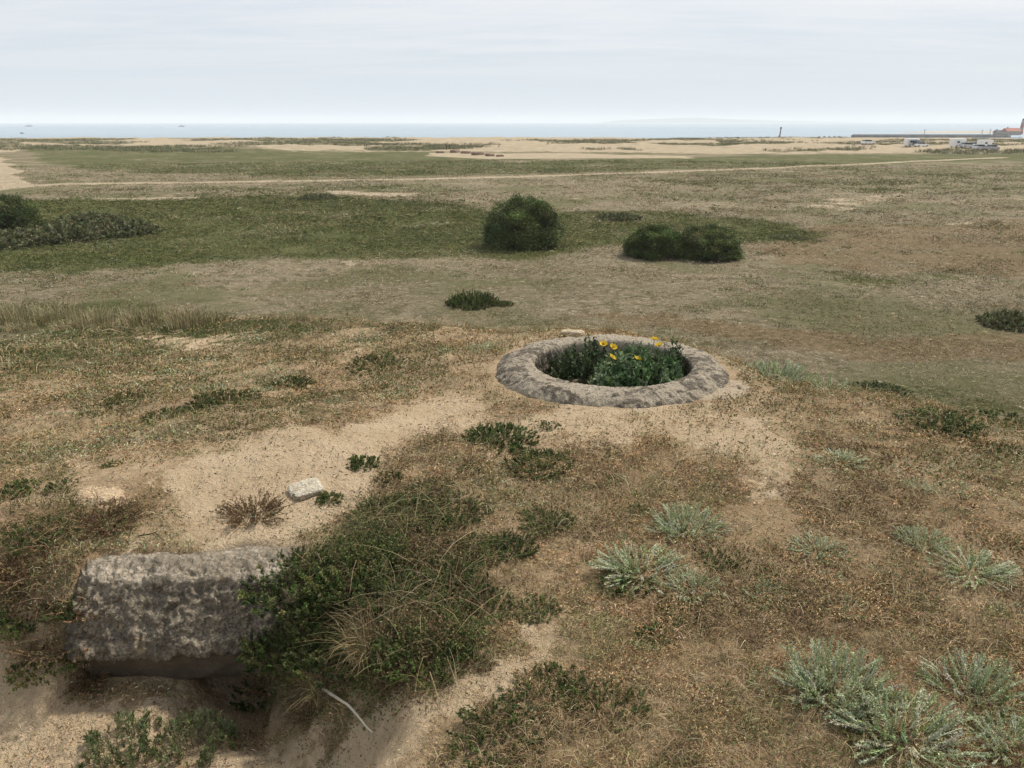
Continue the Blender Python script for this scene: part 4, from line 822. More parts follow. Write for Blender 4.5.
RZ = TOP - .055
pit = thing('concrete_pit', 'round weathered concrete pit rim sunk in the dry mound, plants growing inside it', 'concrete pit', (RING[0], RING[1], RZ))
def wob(A, S, pr, pz):
    x, y = np.sin(A) * 2.0, np.cos(A) * 2.0
    lo = fbm(x * 1.3 + pr * 2, y * 1.3 + pz * 3, 3, 201)
    hi = fbm(A * 12, S * 16, 3, 202); fi = fbm(A * 42, S * 58, 2, 203)
    right = np.exp(-((A - 1.75) / .5) ** 2) * sst(.60, .80, pr)        # broken, chunkier shoulder
    out = sst(.58, .72, pr)
    return out * (.028 * lo + .022 * right * fbm(A * 9, S * 11, 2, 205) - .035 * np.maximum(0, fbm(A * 4.5, A * 0 + 3, 4, 207) - .12)) + .008 * hi + .007 * fi, out * .014 * lo + .007 * hi * sst(.56, .62, pr) + .008 * fi - .03 * sst(.74, .84, pr) * np.maximum(0, fbm(A * 6, S * 5, 3, 208)) + .02 * right * fbm(A * 8, S * 9, 2, 206)
V, Q = revolve([(.555, -.85), (.552, -.3), (.55, .04), (.552, .082), (.572, .097), (.64, .100), (.715, .092), (.775, .070), (.818, .035), (.842, -.03), (.85, -.2)], 760, wob)
CONC = mat_concrete('weathered_concrete', (.40, .345, .262), (.255, .215, .162), (.075, .063, .048), .022)
link('rim', mesh_np('rim', V, Q, smooth=True), CONC, pit)
def wob2(A, S, pr, pz):
    e = fbm(np.sin(A) * 2.2, np.cos(A) * 2.2, 4, 211) + .35 * fbm(A * 9, A * 0, 2, 212)
    k = sst(.80, .90, pr)
    side = .09 * np.exp(-((A - 2.1) / .32) ** 2) + .065 * np.exp(-((A - 3.0) / .75) ** 2) + .05 * np.exp(-((A - 4.1) / .3) ** 2) - .06
    return k * (.03 * e + side), .006 * fbm(A * 20, S * 20, 2, 213) - .06 * (1 - sst(-.045, .03, side + .03 * e))
V, Q = revolve([(.76, .012), (.83, .018), (.90, .012), (.925, -.012), (.93, -.10)], 260, wob2)
link('footing', mesh_np('footing', V, Q, smooth=True), mat_concrete('pale_footing', (.34, .275, .195), (.28, .22, .15), (.15, .115, .08), -.04, 60), pit, (0, 0, .027))

# broken concrete block at the front
def block_mesh():
    prof = np.array([(.55, -.05), (.30, -.012), (.06, .0), (.0, -.012), (-.03, -.05), (-.085, -.13), (-.135, -.215), (-.150, -.240), (-.135, -.262), (-.10, -.34), (-.065, -.43), (.0, -.445), (.5, -.43)])
    seg = np.r_[0, np.cumsum(np.hypot(*np.diff(prof, axis=0).T))]; m = 240; n = 300
    s = np.linspace(0, seg[-1], m); py = np.interp(s, seg, prof[:, 0]); pz = np.interp(s, seg, prof[:, 1])
    ty = np.gradient(py); tz = np.gradient(pz); L = np.hypot(ty, tz); ny, nz = -tz / L, ty / L
    flip = -1 if ny[m // 2] > 0 else 1
    u = np.linspace(-.44, .40, n); U, S = np.meshgrid(u, np.arange(m), indexing='ij')
    Y, Z = py[S], pz[S]; ss_ = s[S]
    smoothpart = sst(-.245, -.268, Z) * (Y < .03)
    rough = (1 - smoothpart) * sst(.30, .02, Y)
    d = rough * (.030 * fbm(U * 4, ss_ * 4, 3, 301) + .026 * (.45 - np.abs(fbm(U * 8, ss_ * 8, 4, 302))) + .026 * (.3 - np.abs(fbm(U * 22 + 4, ss_ * 22, 4, 309))) + .014 * fbm(U * 50, ss_ * 50, 2, 303)) + (1 - rough) * .003 * fbm(U * 30, ss_ * 30, 2, 304)
    chip = np.maximum(0, fbm(U * 5 + 3, U * 0, 3, 305)) * np.exp(-((ss_ - .56) / .07) ** 2) * .05
    d = d - chip
    k = np.clip((np.where(U < 0, np.abs(U) - .07, U) - .30) / .10, 0, 1) ** 2
    X = U + .03 * fbm(Y * 8, Z * 8, 3, 306)
    V = np.stack([X, Y + ny[S] * d * flip + k * .10, Z + nz[S] * d * flip + k * .0], -1)
    V = V.reshape(-1, 3)
    i = np.arange(n - 1)[:, None] * m; j = np.arange(m - 1)[None, :]
    Q = np.stack([i + j, i + j + 1, i + m + j + 1, i + m + j], -1).reshape(-1, 4)
    c0, c1 = len(V), len(V) + 1
    V = np.vstack([V, V[:m].mean(0), V[-m:].mean(0)])
    a = np.arange(m - 1)
    T = np.vstack([np.stack([np.full(m - 1, c0), a + 1, a], 1), np.stack([np.full(m - 1, c1), (n - 1) * m + a, (n - 1) * m + a + 1], 1)])
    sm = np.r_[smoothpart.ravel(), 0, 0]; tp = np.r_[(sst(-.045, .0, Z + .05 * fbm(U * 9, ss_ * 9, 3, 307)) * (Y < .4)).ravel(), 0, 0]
    return mesh_np('concrete_block', V, Q, T, None, True, {'mask': np.stack([sm, tp, sm * 0], 1)})
def mat_block():
    m, t = mat_new('broken_concrete'); g = t.n('ShaderNodeTexCoord'); P = g.outputs['Object']
    a = t.n('ShaderNodeSeparateColor'); t.l(t.attr('mask').outputs[0], a.inputs[0])
    nA = t.noise(P, 5, 5, .62, .3); nB = t.noise(P, 26, 5, .68); nC = t.noise(P, 95, 4, .65); v = t.vor(P, 120)
    sp = t.n('ShaderNodeSeparateColor'); t.l(v.outputs['Color'], sp.inputs[0])
    c = t.mix(t.ss(nB, .38, .62), (.185, .155, .112), (.32, .27, .20))
    c = t.mix(t.m('MULTIPLY', t.ss(nA, .44, .60), .6), c, (.092, .077, .057))
    c = t.mix(t.m('MULTIPLY', t.ss(t.m('ADD', t.m('MULTIPLY', nC, .7), t.m('MULTIPLY', nB, .5)), .57, .66), .7), c, (.062, .051, .039))
    c = t.mix(t.m('MULTIPLY', t.ss(t.noise(P, 11, 4, .6), .60, .70), .7), c, (.36, .27, .16))
    c = t.mix(t.m('MULTIPLY', t.m('GREATER_THAN', sp.outputs[0], .95), t.ss(v.outputs['Distance'], .5, .3)), c, (.34, .29, .21))
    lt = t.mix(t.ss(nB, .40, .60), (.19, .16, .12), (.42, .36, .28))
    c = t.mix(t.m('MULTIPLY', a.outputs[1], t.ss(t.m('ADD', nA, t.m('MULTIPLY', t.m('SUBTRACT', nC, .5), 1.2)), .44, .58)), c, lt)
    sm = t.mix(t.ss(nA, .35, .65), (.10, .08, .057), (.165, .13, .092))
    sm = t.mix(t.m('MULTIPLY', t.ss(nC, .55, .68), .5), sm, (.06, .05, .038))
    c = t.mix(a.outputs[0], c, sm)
    rg = t.m('SUBTRACT', 1.0, t.m('MULTIPLY', a.outputs[0], .55))
    h = t.m('MULTIPLY', rg, t.m('ADD', t.m('MULTIPLY', nB, .022), t.m('MULTIPLY', nC, .009)))
    t.out(c, .92, t.bump(h, 1.0, .9), spec=.12); return m
BX, BY = -1.265, 2.66
bz = float(height(np.array([BX]), np.array([3.05]))[0])
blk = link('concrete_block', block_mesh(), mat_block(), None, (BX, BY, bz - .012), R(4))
tag(blk, 'dark broken concrete block jutting from the sand at lower left, black gap under it', 'concrete block')

def rock(name, sx, sy, sz, seed, mat, loc, rz, label, cat, boxy=.55, tilt=(0, 0)):
    n, m = 48, 24
    a = np.linspace(0, 2 * np.pi, n, False); b = np.linspace(-np.pi / 2, np.pi / 2, m)
    A, B = np.meshgrid(a, b, indexing='ij')
    p = lambda v: np.sign(v) * np.abs(v) ** boxy
    X = p(np.cos(B)) * p(np.cos(A)); Y = p(np.cos(B)) * p(np.sin(A)); Z = p(np.sin(B))
    f = 1 + .16 * fbm(X * 1.4 + Z + seed, Y * 1.4 - Z, 3, seed) + .06 * fbm(X * 5 + Z * 3, Y * 5 + Z * 2, 2, seed + 1)
    V = np.stack([X * f * sx, Y * f * sy, Z * f * sz], -1).reshape(-1, 3)
    i = np.arange(n)[:, None]; j = np.arange(m - 1)[None, :]; i2 = (i + 1) % n
    o = link(name, mesh_np(name, V, np.stack([i * m + j, i2 * m + j, i2 * m + j + 1, i * m + j + 1], -1).reshape(-1, 4), smooth=True), mat, None, loc, rz)
    o.rotation_euler[0], o.rotation_euler[1] = tilt
    return tag(o, label, cat)
def gz(x, y): return float(height(np.array([x]), np.array([y]))[0])
PALE = mat_concrete('pale_stone', (.46, .40, .31), (.36, .305, .23), (.18, .15, .11), -.12, 70)
x, y = PL['slab']
rock('stone_slab', .072, .06, .017, 5, PALE, (x, y, gz(x, y) + .018), .5, 'flat whitish stone slab lying on the sand behind the dry brown shrub', 'stone', .45, (.18, -.08))
x, y = PL['ringstone']
rock('flat_stone', .10, .05, .03, 9, mat_concrete('tan_stone', (.45, .36, .25), (.35, .27, .18), (.18, .14, .1), -.1, 70), (x, y, gz(x, y) + .02), -.3, 'tan flat stone on the turf just behind the concrete pit rim', 'stone', .5)
x, y = PL['knoll']
rock('sand_lump', .11, .09, .032, 13, mat_concrete('caked_sand', (.40, .30, .19), (.36, .265, .165), (.27, .19, .12), -.15, 60), (x, y, gz(x, y) - .022), .4, 'low lump of caked sand among weeds at left', 'sand lump', .8, (.1, 0))

# things in the pit
px0, py0 = RING
g = Geo()
def plank_mesh(L, w, h, seed):
    k = 40; u = np.linspace(-L / 2, L / 2, k); V = []
    for q in u:
        j = .006 * float(fbm(np.array([q * 9]), np.array([seed]), 3, seed)[0])
        V += [(q, -w / 2 + j, -h / 2), (q, w / 2 + j, -h / 2), (q, w / 2 + j, h / 2 + j), (q, -w / 2 + j, h / 2 + j)]
    Q = []
    for i in range(k - 1):
        for s in range(4): Q.append((i * 4 + s, i * 4 + (s + 1) % 4, i * 4 + 4 + (s + 1) % 4, i * 4 + 4 + s))
    Q += [(3, 2, 1, 0), tuple((k - 1) * 4 + s for s in range(4))]
    return mesh_np('plank', V, Q)
pl = link('plank', plank_mesh(.86, .055, .035, 3), mat_plain('old_wood', (.17, .125, .085), .9, .35, 30, .1), None, (px0 - .10, py0 + .14, RZ - .10), R(4))
tag(pl, 'grey-brown weathered plank lying across the concrete pit between its plants', 'plank')
pl.rotation_euler[1] = R(-4)

PITG = [(.07, .11, .048), (.10, .145, .064), (.052, .082, .037), (.13, .175, .085)]
def tips_at(n, cx, cy, rr, z0, z1):
    a = rng.uniform(0, 6.28, n); q = np.sqrt(rng.uniform(0, 1, n)) * rr
    return np.stack([cx + q * np.cos(a), cy + q * np.sin(a), z0 + (z1 - z0) * rng.uniform(0, 1, n) ** .6 * (1 - .45 * (q / rr) ** 2)], 1)
def pit_plant(name, label, cat, dx, dy, rx, top, n, cols, L, W, group=None, ry=None):
    t = thing(name, label, cat, (px0 + dx, py0 + dy, RZ - .62), 0, group)
    T = tips_at(n, 0, 0, 1.0, .30, top); T[:, 0] *= rx; T[:, 1] *= (ry or rx)
    rad = np.hypot(T[:, 0] + dx, T[:, 1] + dy); k = np.minimum(1, .525 / np.maximum(rad, 1e-6))
    low = T[:, 2] < .74
    f = np.where(low, k, np.minimum(1, .60 / np.maximum(rad, 1e-6)))
    T[:, 0] = (T[:, 0] + dx) * f - dx; T[:, 1] = (T[:, 1] + dy) * f - dy
    fo, st = sprigs(n, rx, top, 76, L * 1.15, W * 1.2, cols, [(.10, .11, .06), (.08, .06, .04)], .003, .35, 1.0, .35, .5, tips=T, jit=.24, cup=.2)
    link('foliage', fo.mesh('foliage'), M['leaf'], t); link('stems', st.mesh('stems'), M['dry'], t)
    return t
pit_plant('pit_shrub', 'dark green shrub filling the left and rear of the concrete pit', 'shrub', -.10, .28, .40, .84, 210, PITG + [(.05, .06, .03)], .034, .017, ry=.27)
pit_plant('pit_shrub', 'grey-green leafy sprigs climbing over the right rim of the concrete pit', 'shrub', .44, .10, .16, .88, 150, PITG[1:2] + [(.09, .11, .07)], .03, .015)
pit_plant('pit_shrub', 'low dark herb at the front left of the concrete pit beside the dark hole', 'shrub', -.20, -.30, .17, .46, 60, PITG, .034, .018)
pop = pit_plant('horned_poppy', 'yellow-flowered poppy plant with bluish-green leaves in the concrete pit', 'flowering plant', .20, -.05, .36, .84, 420, [(.13, .20, .09), (.17, .245, .125), (.10, .16, .068), (.22, .29, .165)], .05, .022)
def petal_geo(open_):
    g = Geo()
    for q in range(4):
        az = q * np.pi / 2 + .2; n = 6
        uu, vv = np.meshgrid(np.linspace(0, 1, n), np.linspace(-1, 1, n), indexing='ij')
        r_ = .004 + .034 * uu; w = .025 * np.sin(np.pi * np.clip(uu * .62 + .12, 0, 1)) * vv
        z = open_ * (.030 * uu ** 1.6) + .006 * vv ** 2 + .003 * np.sin(5 * vv + q)
        x = r_ * math.cos(az) - w * math.sin(az); y = r_ * math.sin(az) + w * math.cos(az)
        i = np.arange(n - 1)[:, None] * n + np.arange(n - 1)[None, :]
        g.add(np.stack([x, y, z], -1).reshape(-1, 3), np.stack([i, i + n, i + n + 1, i + 1], -1), np.array([.80, .57, .05]) * random.uniform(.9, 1.08))
    return g
def centre_geo():
    g = Geo(); n = 34; d = unit(rng.normal(size=(n, 3)) * [1, 1, .4] + [0, 0, .8])
    g.leaves(np.zeros((n, 3)) + [0, 0, .002], d, .014, .004, np.array([.55, .30, .02]), .1); return g
FL = [(-.07, .10, .80), (-.01, .04, .79), (-.03, -.10, .76), (.145, -.12, .75), (.30, .12, .83), (.32, .02, .81)]
pet = [petal_geo(.5).mesh('petals'), petal_geo(.9).mesh('petals')]; cen = centre_geo().mesh('flower_centre')
for k, (fx, fy, fz) in enumerate(FL):
    T = np.array([[fx - .18 + .0, fy + .08, fz]]); B = np.array([[(fx - .18) * .35, (fy + .08) * .35, .25]]); C = (B + T) / 2 + [[.0, 0, .16]]
    g = Geo(); g.tubes(bez(B, C, T, 9), np.full((1, 9), .0028), np.array([.12, .16, .09]), 5)
    s = link('flower_stalk', g.mesh('flower_stalk'), M['dry'], pop)
    f = link('flower', pet[k % 2], M['petal'], s, (fx - .18, fy + .08, fz), k * .7); f.rotation_euler[0] = R(28 + 5 * (k % 3)); f.scale = (.72, .72, .72)
    c = link('flower_centre', cen, M['petal'], s, (fx - .18, fy + .08, fz), k)
# long curved pods arching over
P0 = np.array([[-.22, -.02, .45], [-.1, .0, .5]]); C0 = np.array([[-.17, -.06, .95], [.0, .02, .98]]); T0 = np.array([[.02, .05, .70], [.18, -.02, .66]])
g = Geo(); g.tubes(bez(P0, C0, T0, 14), np.full((2, 14), .0032), np.array([.16, .20, .10]), 5)
link('seed_pods', g.mesh('seed_pods'), M['dry'], pop)

# dead stalks
def stalk(name, label, pts, rad, colr):
    P = np.array([pts], float); k = 26; t = np.linspace(0, 1, len(pts)); u = np.linspace(0, 1, k)
    Q = np.stack([np.interp(u, t, P[0, :, i]) for i in range(3)], -1)[None]
    Q[0, :, 2] += .004 * vnoise(u * 3, u * 0, 5); Q[0, :, 0] += .009 * vnoise(u * 2.5 + 9, u * 0, 6)
    g = Geo(); g.tubes(Q, np.linspace(rad, rad * .45, k)[None], np.array(colr), 6)
    o = link(name, g.mesh(name, True), M['dry'])
    return tag(o, label, 'stalk')
(xa, ya), (xb, yb) = PL['stalk']
stalk('dead_stalk', 'bleached whitish dead stalk lying below the straw tussocks', [(xa, ya, gz(xa, ya) + .05), ((xa + xb) / 2, (ya + yb) / 2, (gz(xa, ya) + gz(xb, yb)) / 2 + .06), (xb, yb, gz(xb, yb) + .03)], .0065, (.50, .44, .34))
(xa, ya), (xb, yb) = PL['stick']
stalk('dead_stick', 'thin dark bent stick lying on the sand left of the dry brown shrub', [(xa, ya, gz(xa, ya) + .008), ((xa + xb) / 2, (ya + yb) / 2 + .03, (gz(xa, ya) + gz(xb, yb)) / 2 + .015), (xb, yb, gz(xb, yb) + .008)], .004, (.07, .05, .035))

# ------------------------------------------------------------------ far things
def prism(prof, w, mat, name, parent, bev=.04):
    """side outline (x, z) extruded across y by w"""
    n = len(prof); V = [(x, -w / 2, z) for x, z in prof] + [(x, w / 2, z) for x, z in prof]
    me = bpy.data.meshes.new(name)
    F = [tuple(range(n)), tuple(range(2 * n - 1, n - 1, -1))] + [(i, i + n, (i + 1) % n + n, (i + 1) % n) for i in range(n)]
    me.from_pydata(V, [], F); me.update()
    o = link(name, me, mat, parent)
    if bev:
        b = o.modifiers.new('bevel', 'BEVEL'); b.width = bev; b.segments = 2
    return o
def box(name, parent, mat, c, s, bev=.02, rz=0):
    x, y, z = s[0] / 2, s[1] / 2, s[2] / 2
    o = prism([(-x, -z), (x, -z), (x, z), (-x, z)], s[1], mat, name, parent, bev); o.location = c; o.rotation_euler[2] = rz
    return o
def cyl(name, parent, mat, c, rad, h, axis='z', rad2=None, n=20):
    r2 = rad if rad2 is None else rad2
    a = np.linspace(0, 2 * np.pi, n, False)
    V = [(rad * math.cos(q), rad * math.sin(q), -h / 2) for q in a] + [(r2 * math.cos(q), r2 * math.sin(q), h / 2) for q in a]
    if axis == 'y': V = [(x, z, y) for x, y, z in V]
    me = bpy.data.meshes.new(name); me.from_pydata(V, [], [tuple(range(n))[::-1], tuple(range(n, 2 * n))] + [(i, (i + 1) % n, (i + 1) % n + n, i + n) for i in range(n)]); me.update()
    o = link(name, me, mat, parent); o.location = c; return o
WHITE = mat_plain('white_paint', (.78, .78, .76), .35, .04, 2, .5); GLASS = mat_plain('dark_glass', (.03, .04, .05), .08, .1, 2, .6); TYRE = mat_plain('tyre', (.03, .03, .03), .9)
GREY = mat_plain('grey_paint', (.30, .31, .33), .3, .05, 2, .5); SILV = mat_plain('silver_paint', (.58, .59, .60), .3, .05, 2, .5, .3); TEAL = mat_plain('dark_awning', (.05, .08, .10), .7)
BROWN = mat_plain('weathered_timber', (.10, .075, .055), .9, .3, 4); RUST = mat_plain('rusty_steel', (.16, .07, .05), .8, .3, 4); RED = mat_plain('red_paint', (.33, .08, .06), .5); DKST = mat_plain('dark_stone', (.10, .10, .095), .9, .35, .6)
ROOF = mat_plain('red_tiles', (.33, .12, .08), .8, .2, 1); RENDER = mat_plain('cream_render', (.30, .265, .22), .85, .1, .5); NAVY = mat_plain('navy_hull', (.04, .06, .12), .4)
def wheels(t, xs, w, r_):
    for x in xs:
        for y in (-w / 2 + .08, w / 2 - .08):
            q = cyl('wheel', t, TYRE, (x, y, r_), r_, .2, 'y'); cyl('rim', q, SILV, (0, (-1 if y < 0 else 1) * .09, 0), r_ * .6, .05, 'y')
def camper(x, y, z, rz, label, body, group='camper vans parked behind the dunes', awning=False):
    t = thing('camper_van', label, 'camper van', (x, y, z), rz, group)
    prism([(-2.9, .35), (2.95, .35), (3.0, 1.05), (2.55, 1.25), (2.0, 2.0), (2.1, 2.3), (1.9, 2.75), (-2.8, 2.8), (-2.95, 2.6)], 2.15, body, 'body', t, .08)
    for s in (-1, 1):
        box('window', t, GLASS, (-1.2, s * 1.075, 1.75), (1.1, .03, .55)); box('window', t, GLASS, (1.95, s * 1.075, 1.55), (.7, .03, .5))
    ws = box('windscreen', t, GLASS, (2.30, 0, 1.62), (.04, 1.7, .75)); ws.rotation_euler[1] = R(-36)
    if awning: box('awning', t, TEAL, (-.4, -1.9, 2.2), (3.0, 1.6, .06)); box('awning_wall', t, TEAL, (-.4, -2.65, 1.25), (2.6, .05, 1.8))
    wheels(t, (-1.7, 2.0), 2.15, .36); t.scale = (.85,) * 3; return t
def car(x, y, z, rz, label, body, group='cars parked behind the dunes'):
    t = thing('parked_car', label, 'car', (x, y, z), rz, group)
    prism([(-2.05, .3), (2.1, .3), (2.15, .7), (1.2, .92), (-1.95, .98), (-2.1, .7)], 1.75, body, 'body', t, .08)
    prism([(1.15, .9), (.45, 1.42), (-1.35, 1.46), (-1.95, .95)], 1.5, GLASS, 'windows', t, .05)
    prism([(.42, 1.40), (.40, 1.45), (-1.33, 1.50), (-1.38, 1.44)], 1.46, body, 'roof', t, .0)
    wheels(t, (-1.3, 1.35), 1.75, .31); return t
for kind, x, y, z, rz, label in VEH:
    if kind == 'camper': camper(x, y, z, rz, label, WHITE)
    elif kind == 'awning': camper(x, y, z, rz, label, WHITE, awning=True)
    else: car(x, y, z, rz, label, dict(w=WHITE, s=SILV, g=GREY)[kind])

# beacon on the shore
x, y = FAR['beacon']
t = thing('beacon_mast', 'dark slim beacon mast standing at the waterline by a low groyne', 'beacon', (x, y, SEA_Z))
cyl('foot', t, DKST, (0, 0, .5), 2.2, 2.2, rad2=1.2); p = cyl('mast', t, RUST, (.25, 0, 4.6), .42, 6.2, rad2=.28); p.rotation_euler[1] = R(4)
cyl('topmark', t, RUST, (.45, 0, 8.0), .75, .9, rad2=.35); cyl('platform', t, RUST, (.4, 0, 7.3), .7, .15); cyl('ring_band', t, RUST, (.3, 0, 5.4), .55, .2)
for k in range(6):
    a = k * 1.05; b = cyl('brace', t, RUST, (.8 * math.cos(a), .8 * math.sin(a), 2.4), .07, 2.6); b.rotation_euler[1] = R(-22) * math.cos(a); b.rotation_euler[0] = R(22) * math.sin(a)
# row of groyne posts
for k, (x, y) in enumerate(FAR['posts']):
    o = cyl('groyne_post', None, BROWN, (x, y, SEA_Z + .3), .75, 2.6, rad2=.65, n=12)
    tag(o, 'dark stump post in the shallow water between beacon mast and long jetty', 'post', 'groyne posts in the shallow water')
def wall_run(name, label, cat, a, b, w, z0, z1, mat, cap=True):
    L = math.hypot(b[0] - a[0], b[1] - a[1]); rz = math.atan2(b[1] - a[1], b[0] - a[0])
    t = thing(name, label, cat, ((a[0] + b[0]) / 2, (a[1] + b[1]) / 2, z0), rz)
    n = 90; u = np.linspace(-L / 2, L / 2, n); prof = np.array([(-w * .75, -2), (-w * .5, (z1 - z0) * .92), (w * .5, (z1 - z0) * .92), (w * .75, -2)])
    V = np.array([(q, p[0] + .25 * random.uniform(-1, 1), p[1] + .12 * random.uniform(-1, 1)) for q in u for p in prof])
    i = np.arange(n - 1)[:, None] * 4 + np.arange(3)[None, :]
    Q = np.vstack([np.stack([i, i + 4, i + 5, i + 1], -1).reshape(-1, 4), [[0, 1, 2, 3], [(n - 1) * 4 + q for q in (3, 2, 1, 0)]]])
    link('stonework', mesh_np('stonework', V, Q), mat, t)
    if cap: box('parapet', t, DKST, (0, w * .3, (z1 - z0) + .02), (L * .985, .5, .5), .03)
    return t
(xa, ya), (xb, yb) = FAR['jetty']
wall_run('stone_jetty', 'long dark stone jetty running along the water to the right edge', 'jetty', (xa, ya), (xb, yb), 4, SEA_Z, SEA_Z + 2.0, DKST)
(xa, ya), (xb, yb) = FAR['lowgroyne']
wall_run('low_groyne', 'thin low groyne at the waterline left of the jetty, beside the beacon mast', 'groyne', (xa, ya), (xb, yb), 2.0, SEA_Z, SEA_Z + .35, DKST, False)
for k, (x, y, h, lab) in enumerate(FAR['lamps']):
    t = thing('lamp_post', lab, 'lamp post', (x, y, SEA_Z + 2), 0, 'lamp posts along the jetty'); cyl('post', t, BROWN, (0, 0, h / 2), .22, h, rad2=.12, n=10); box('lamp_head', t, BROWN, (0, 0, h), (.9, .6, .5), .05)
# lighthouse and house at the right edge
x, y = FAR['light']
t = thing('lighthouse', 'slim red and white harbour light tower at the right edge', 'lighthouse', (x, y, SEA_Z + 1.5))
for k in range(4):
    cyl('red_band' if k % 2 == 0 else 'white_band', t, RED if k % 2 == 0 else RENDER, (0, 0, 1.3 + 2.6 * k), 1.5 - .1 * k, 2.6, rad2=1.4 - .1 * k)
cyl('gallery', t, WHITE, (0, 0, 10.6), 1.7, .3); cyl('lantern', t, GLASS, (0, 0, 11.4), .8, 1.4); cyl('dome', t, RED, (0, 0, 12.5), .95, .8, rad2=.1)
def house(x, y, z, w, d, h, rz, label, rm):
    t = thing('harbour_house', label, 'house', (x, y, z), rz, 'houses by the harbour')
    box('wall', t, RENDER, (0, 0, h / 2), (w, d, h), .02)
    r_ = prism([(-d / 2 - .4, h), (d / 2 + .4, h), (0, h + d * .35)], w + .6, rm, 'roof', t, 0); r_.rotation_euler[2] = R(90)
    c = box('chimney', r_, RENDER, (0, w * .3, h + d * .35), (.7, .7, 1.6), .02)
    for k in range(3):
        f = box('window', t, WHITE, (-w / 3 + k * w / 3, -d / 2 - .02, h * .55), (1.2, .1, 1.3), .01); box('pane', f, GLASS, (0, -.05, 0), (.95, .06, 1.05), 0)
    return t
for x, y, z, w, d, h, rz, label, rm in FAR['houses']: house(x, y, z, w, d, h, rz, label, ROOF if rm else DKST)
# boats
def boat(x, y, L, label, tall):
    t = thing('small_boat', label, 'boat', (x, y, SEA_Z + .1), R(12 if tall else 0), 'boats out at sea')
    w = L * .28; n = 24; st = np.linspace(-.5, .5, n); V = []
    for s in st:
        b = w / 2 * (1 - max(0, s * 2) ** 2.4) * (.85 + .15 * min(1, (s + .5) * 6)); sh = L * (.10 + .06 * max(0, s * 2) ** 2)
        V += [(s * L, -b, sh), (s * L, -b * .7, -.2), (s * L, b * .7, -.2), (s * L, b, sh)]
    i = np.arange(n - 1)[:, None] * 4 + np.arange(4)[None, :]; j = np.arange(n - 1)[:, None] * 4 + (np.arange(4)[None, :] + 1) % 4
    Q = np.vstack([np.stack([i, i + 4, j + 4, j], -1).reshape(-1, 4), [[3, 2, 1, 0]]])
    link('hull', mesh_np('hull', V, Q), NAVY, t)
    box('cabin', t, WHITE if tall else NAVY, (-.08 * L, 0, L * .17), (L * .28, w * .6, L * .15), .03); box('cabin_window', t, GLASS, (.065 * L, 0, L * .19), (.02 * L, w * .5, L * .06), 0)
    if tall: cyl('mast', t, GREY, (.12 * L, 0, L * .38), .02 * L, L * .55, rad2=.01 * L)
for x, y, L, lab, tall in FAR['boats']: boat(x, y, L, lab, tall)
for x, y, lab in FAR['stumps']:
    t = thing('marker_post', lab, 'post', (x, y, gz(x, y)), 0, 'posts at the edge of the dunes'); cyl('post', t, BROWN, (0, 0, .55), .22, 1.3, rad2=.19, n=10); cyl('cap', t, BROWN, (0, 0, 1.25), .28, .12, n=10)
for k, (x, y, s, lab) in enumerate(FAR['rubble']):
    rock('rubble_lump', .9 * s, .6 * s, .33 * s, 40 + k, mat_rub if k else (mat_rub := mat_concrete('brown_rubble', (.26, .19, .14), (.19, .135, .10), (.10, .07, .05), 0, 6)), (x, y, gz(x, y) + .1 * s), k * 1.3, lab, 'rubble', .6)['group'] = 'rubble along the sandy scrape'
# ------------------------------------------------------------------ air, sky, sun, camera
hz = bpy.data.meshes.new('haze')
x0, x1, y0, y1, z0, z1 = -14000, 14000, -14000, 14000, -14.0, 62.0
hz.from_pydata([(x, y, z) for z in (z0, z1) for x, y in ((x0, y0), (x1, y0), (x1, y1), (x0, y1))], [], [(3, 2, 1, 0), (4, 5, 6, 7), (0, 1, 5, 4), (1, 2, 6, 5), (2, 3, 7, 6), (3, 0, 4, 7)]); hz.update()
m = bpy.data.materials.new('haze'); m.use_nodes = True; m.node_tree.nodes.clear()
v = m.node_tree.nodes.new('ShaderNodeVolumePrincipled'); o_ = m.node_tree.nodes.new('ShaderNodeOutputMaterial')
v.inputs['Color'].default_value = (.985, .99, .995, 1); v.inputs['Density'].default_value = HAZE; v.inputs['Anisotropy'].default_value = 0.0
m.node_tree.links.new(v.outputs[0], o_.inputs['Volume'])
tag(link('haze', hz, m), kind='stuff')

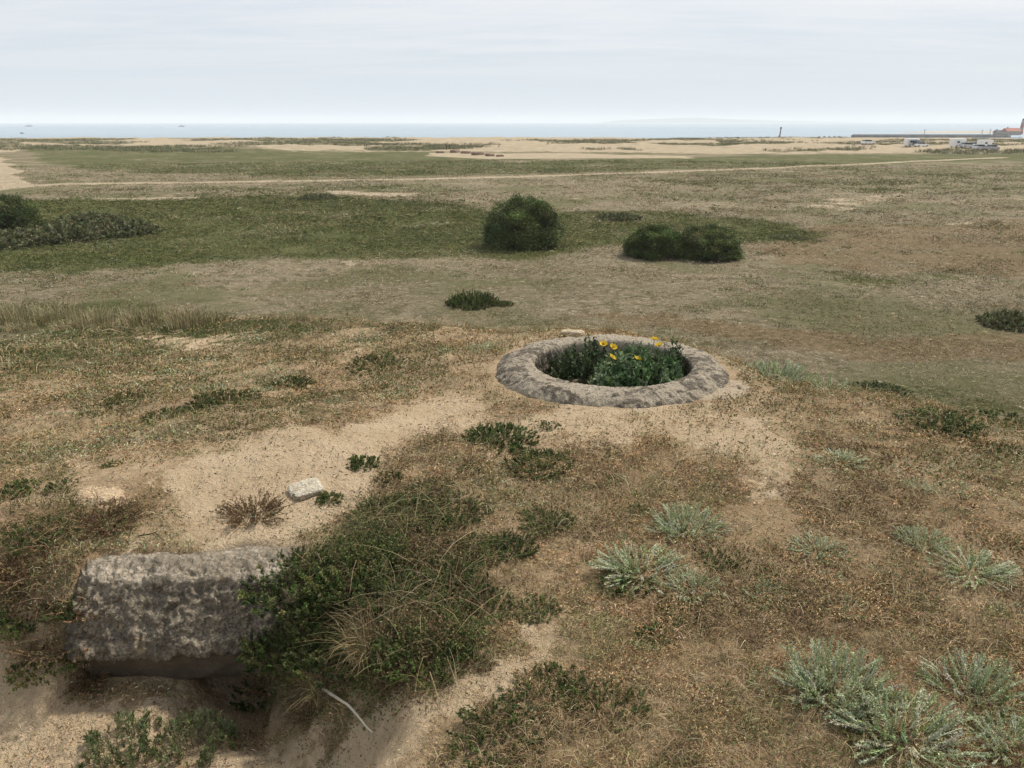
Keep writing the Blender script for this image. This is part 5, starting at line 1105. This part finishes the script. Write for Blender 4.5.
SUN_EL, SUN_AZ = 52, 48            # azimuth from straight ahead towards the right
w = bpy.data.worlds.new('World'); sc.world = w; w.use_nodes = True
nt = NT(w.node_tree); w.node_tree.nodes.clear()
sky = nt.n('ShaderNodeTexSky', sky_type='NISHITA'); sky.sun_disc = False; sky.sun_elevation = R(SUN_EL); sky.sun_rotation = R(SUN_AZ); sky.dust_density = 2.5
tc = nt.n('ShaderNodeTexCoord'); sx = nt.n('ShaderNodeSeparateXYZ'); nt.l(tc.outputs['Generated'], sx.inputs[0])
h = nt.m('ADD', nt.m('MAXIMUM', sx.outputs[2], 0.0), .06)
cv = nt.n('ShaderNodeCombineXYZ'); nt.l(nt.m('MULTIPLY', nt.m('DIVIDE', sx.outputs[0], h), .35), cv.inputs[0]); nt.l(nt.m('DIVIDE', sx.outputs[1], h), cv.inputs[1])
n1 = nt.noise(cv.outputs[0], .55, 6, .58, .35); n2 = nt.noise(cv.outputs[0], 2.4, 6, .62, .6)
cl = nt.m('ADD', nt.m('MULTIPLY', n1, .7), nt.m('MULTIPLY', n2, .3))
f = nt.ss(cl, .34, .62)
cloud = nt.mix(f, SKY_THIN, SKY_THICK)
hor = nt.ss(sx.outputs[2], .0, .14)
cloud = nt.mix(hor, SKY_HOR, cloud)
low = nt.m('MULTIPLY_ADD', hor, -.10, .94)
c = nt.mix(low, sky.outputs[0], cloud)
bg = nt.n('ShaderNodeBackground'); nt.l(c, bg.inputs[0]); bg.inputs[1].default_value = .101
ow = nt.n('ShaderNodeOutputWorld'); nt.l(bg.outputs[0], ow.inputs[0])

ld = bpy.data.lights.new('sun', 'SUN'); ld.energy = SUN_E; ld.angle = R(SUN_ANG); ld.color = (1, .93, .82)
so = bpy.data.objects.new('sun', ld); COL.objects.link(so)
so.rotation_euler = (R(90 - SUN_EL), 0, R(180 - SUN_AZ))
so.location = (20, 20, 40)

cd = bpy.data.cameras.new('camera'); cam = bpy.data.objects.new('camera', cd); COL.objects.link(cam)
cam.location = (0, 0, EYE); cam.rotation_euler = (R(90 - 18.4), 0, 0)
cd.sensor_width = 36; cd.lens = 36 * 788 / 1024; cd.clip_start = .05; cd.clip_end = 40000
sc.camera = cam
sc.render.engine = 'CYCLES'
sc.cycles.use_denoising = True; sc.cycles.max_bounces = 6; sc.cycles.diffuse_bounces = 3; sc.cycles.glossy_bounces = 2; sc.cycles.transmission_bounces = 3; sc.cycles.volume_bounces = 2
sc.cycles.use_adaptive_sampling = True; sc.cycles.adaptive_threshold = .01
sc.view_settings.view_transform = 'Standard'; sc.view_settings.look = 'None'; sc.view_settings.exposure = .1; sc.view_settings.gamma = 1
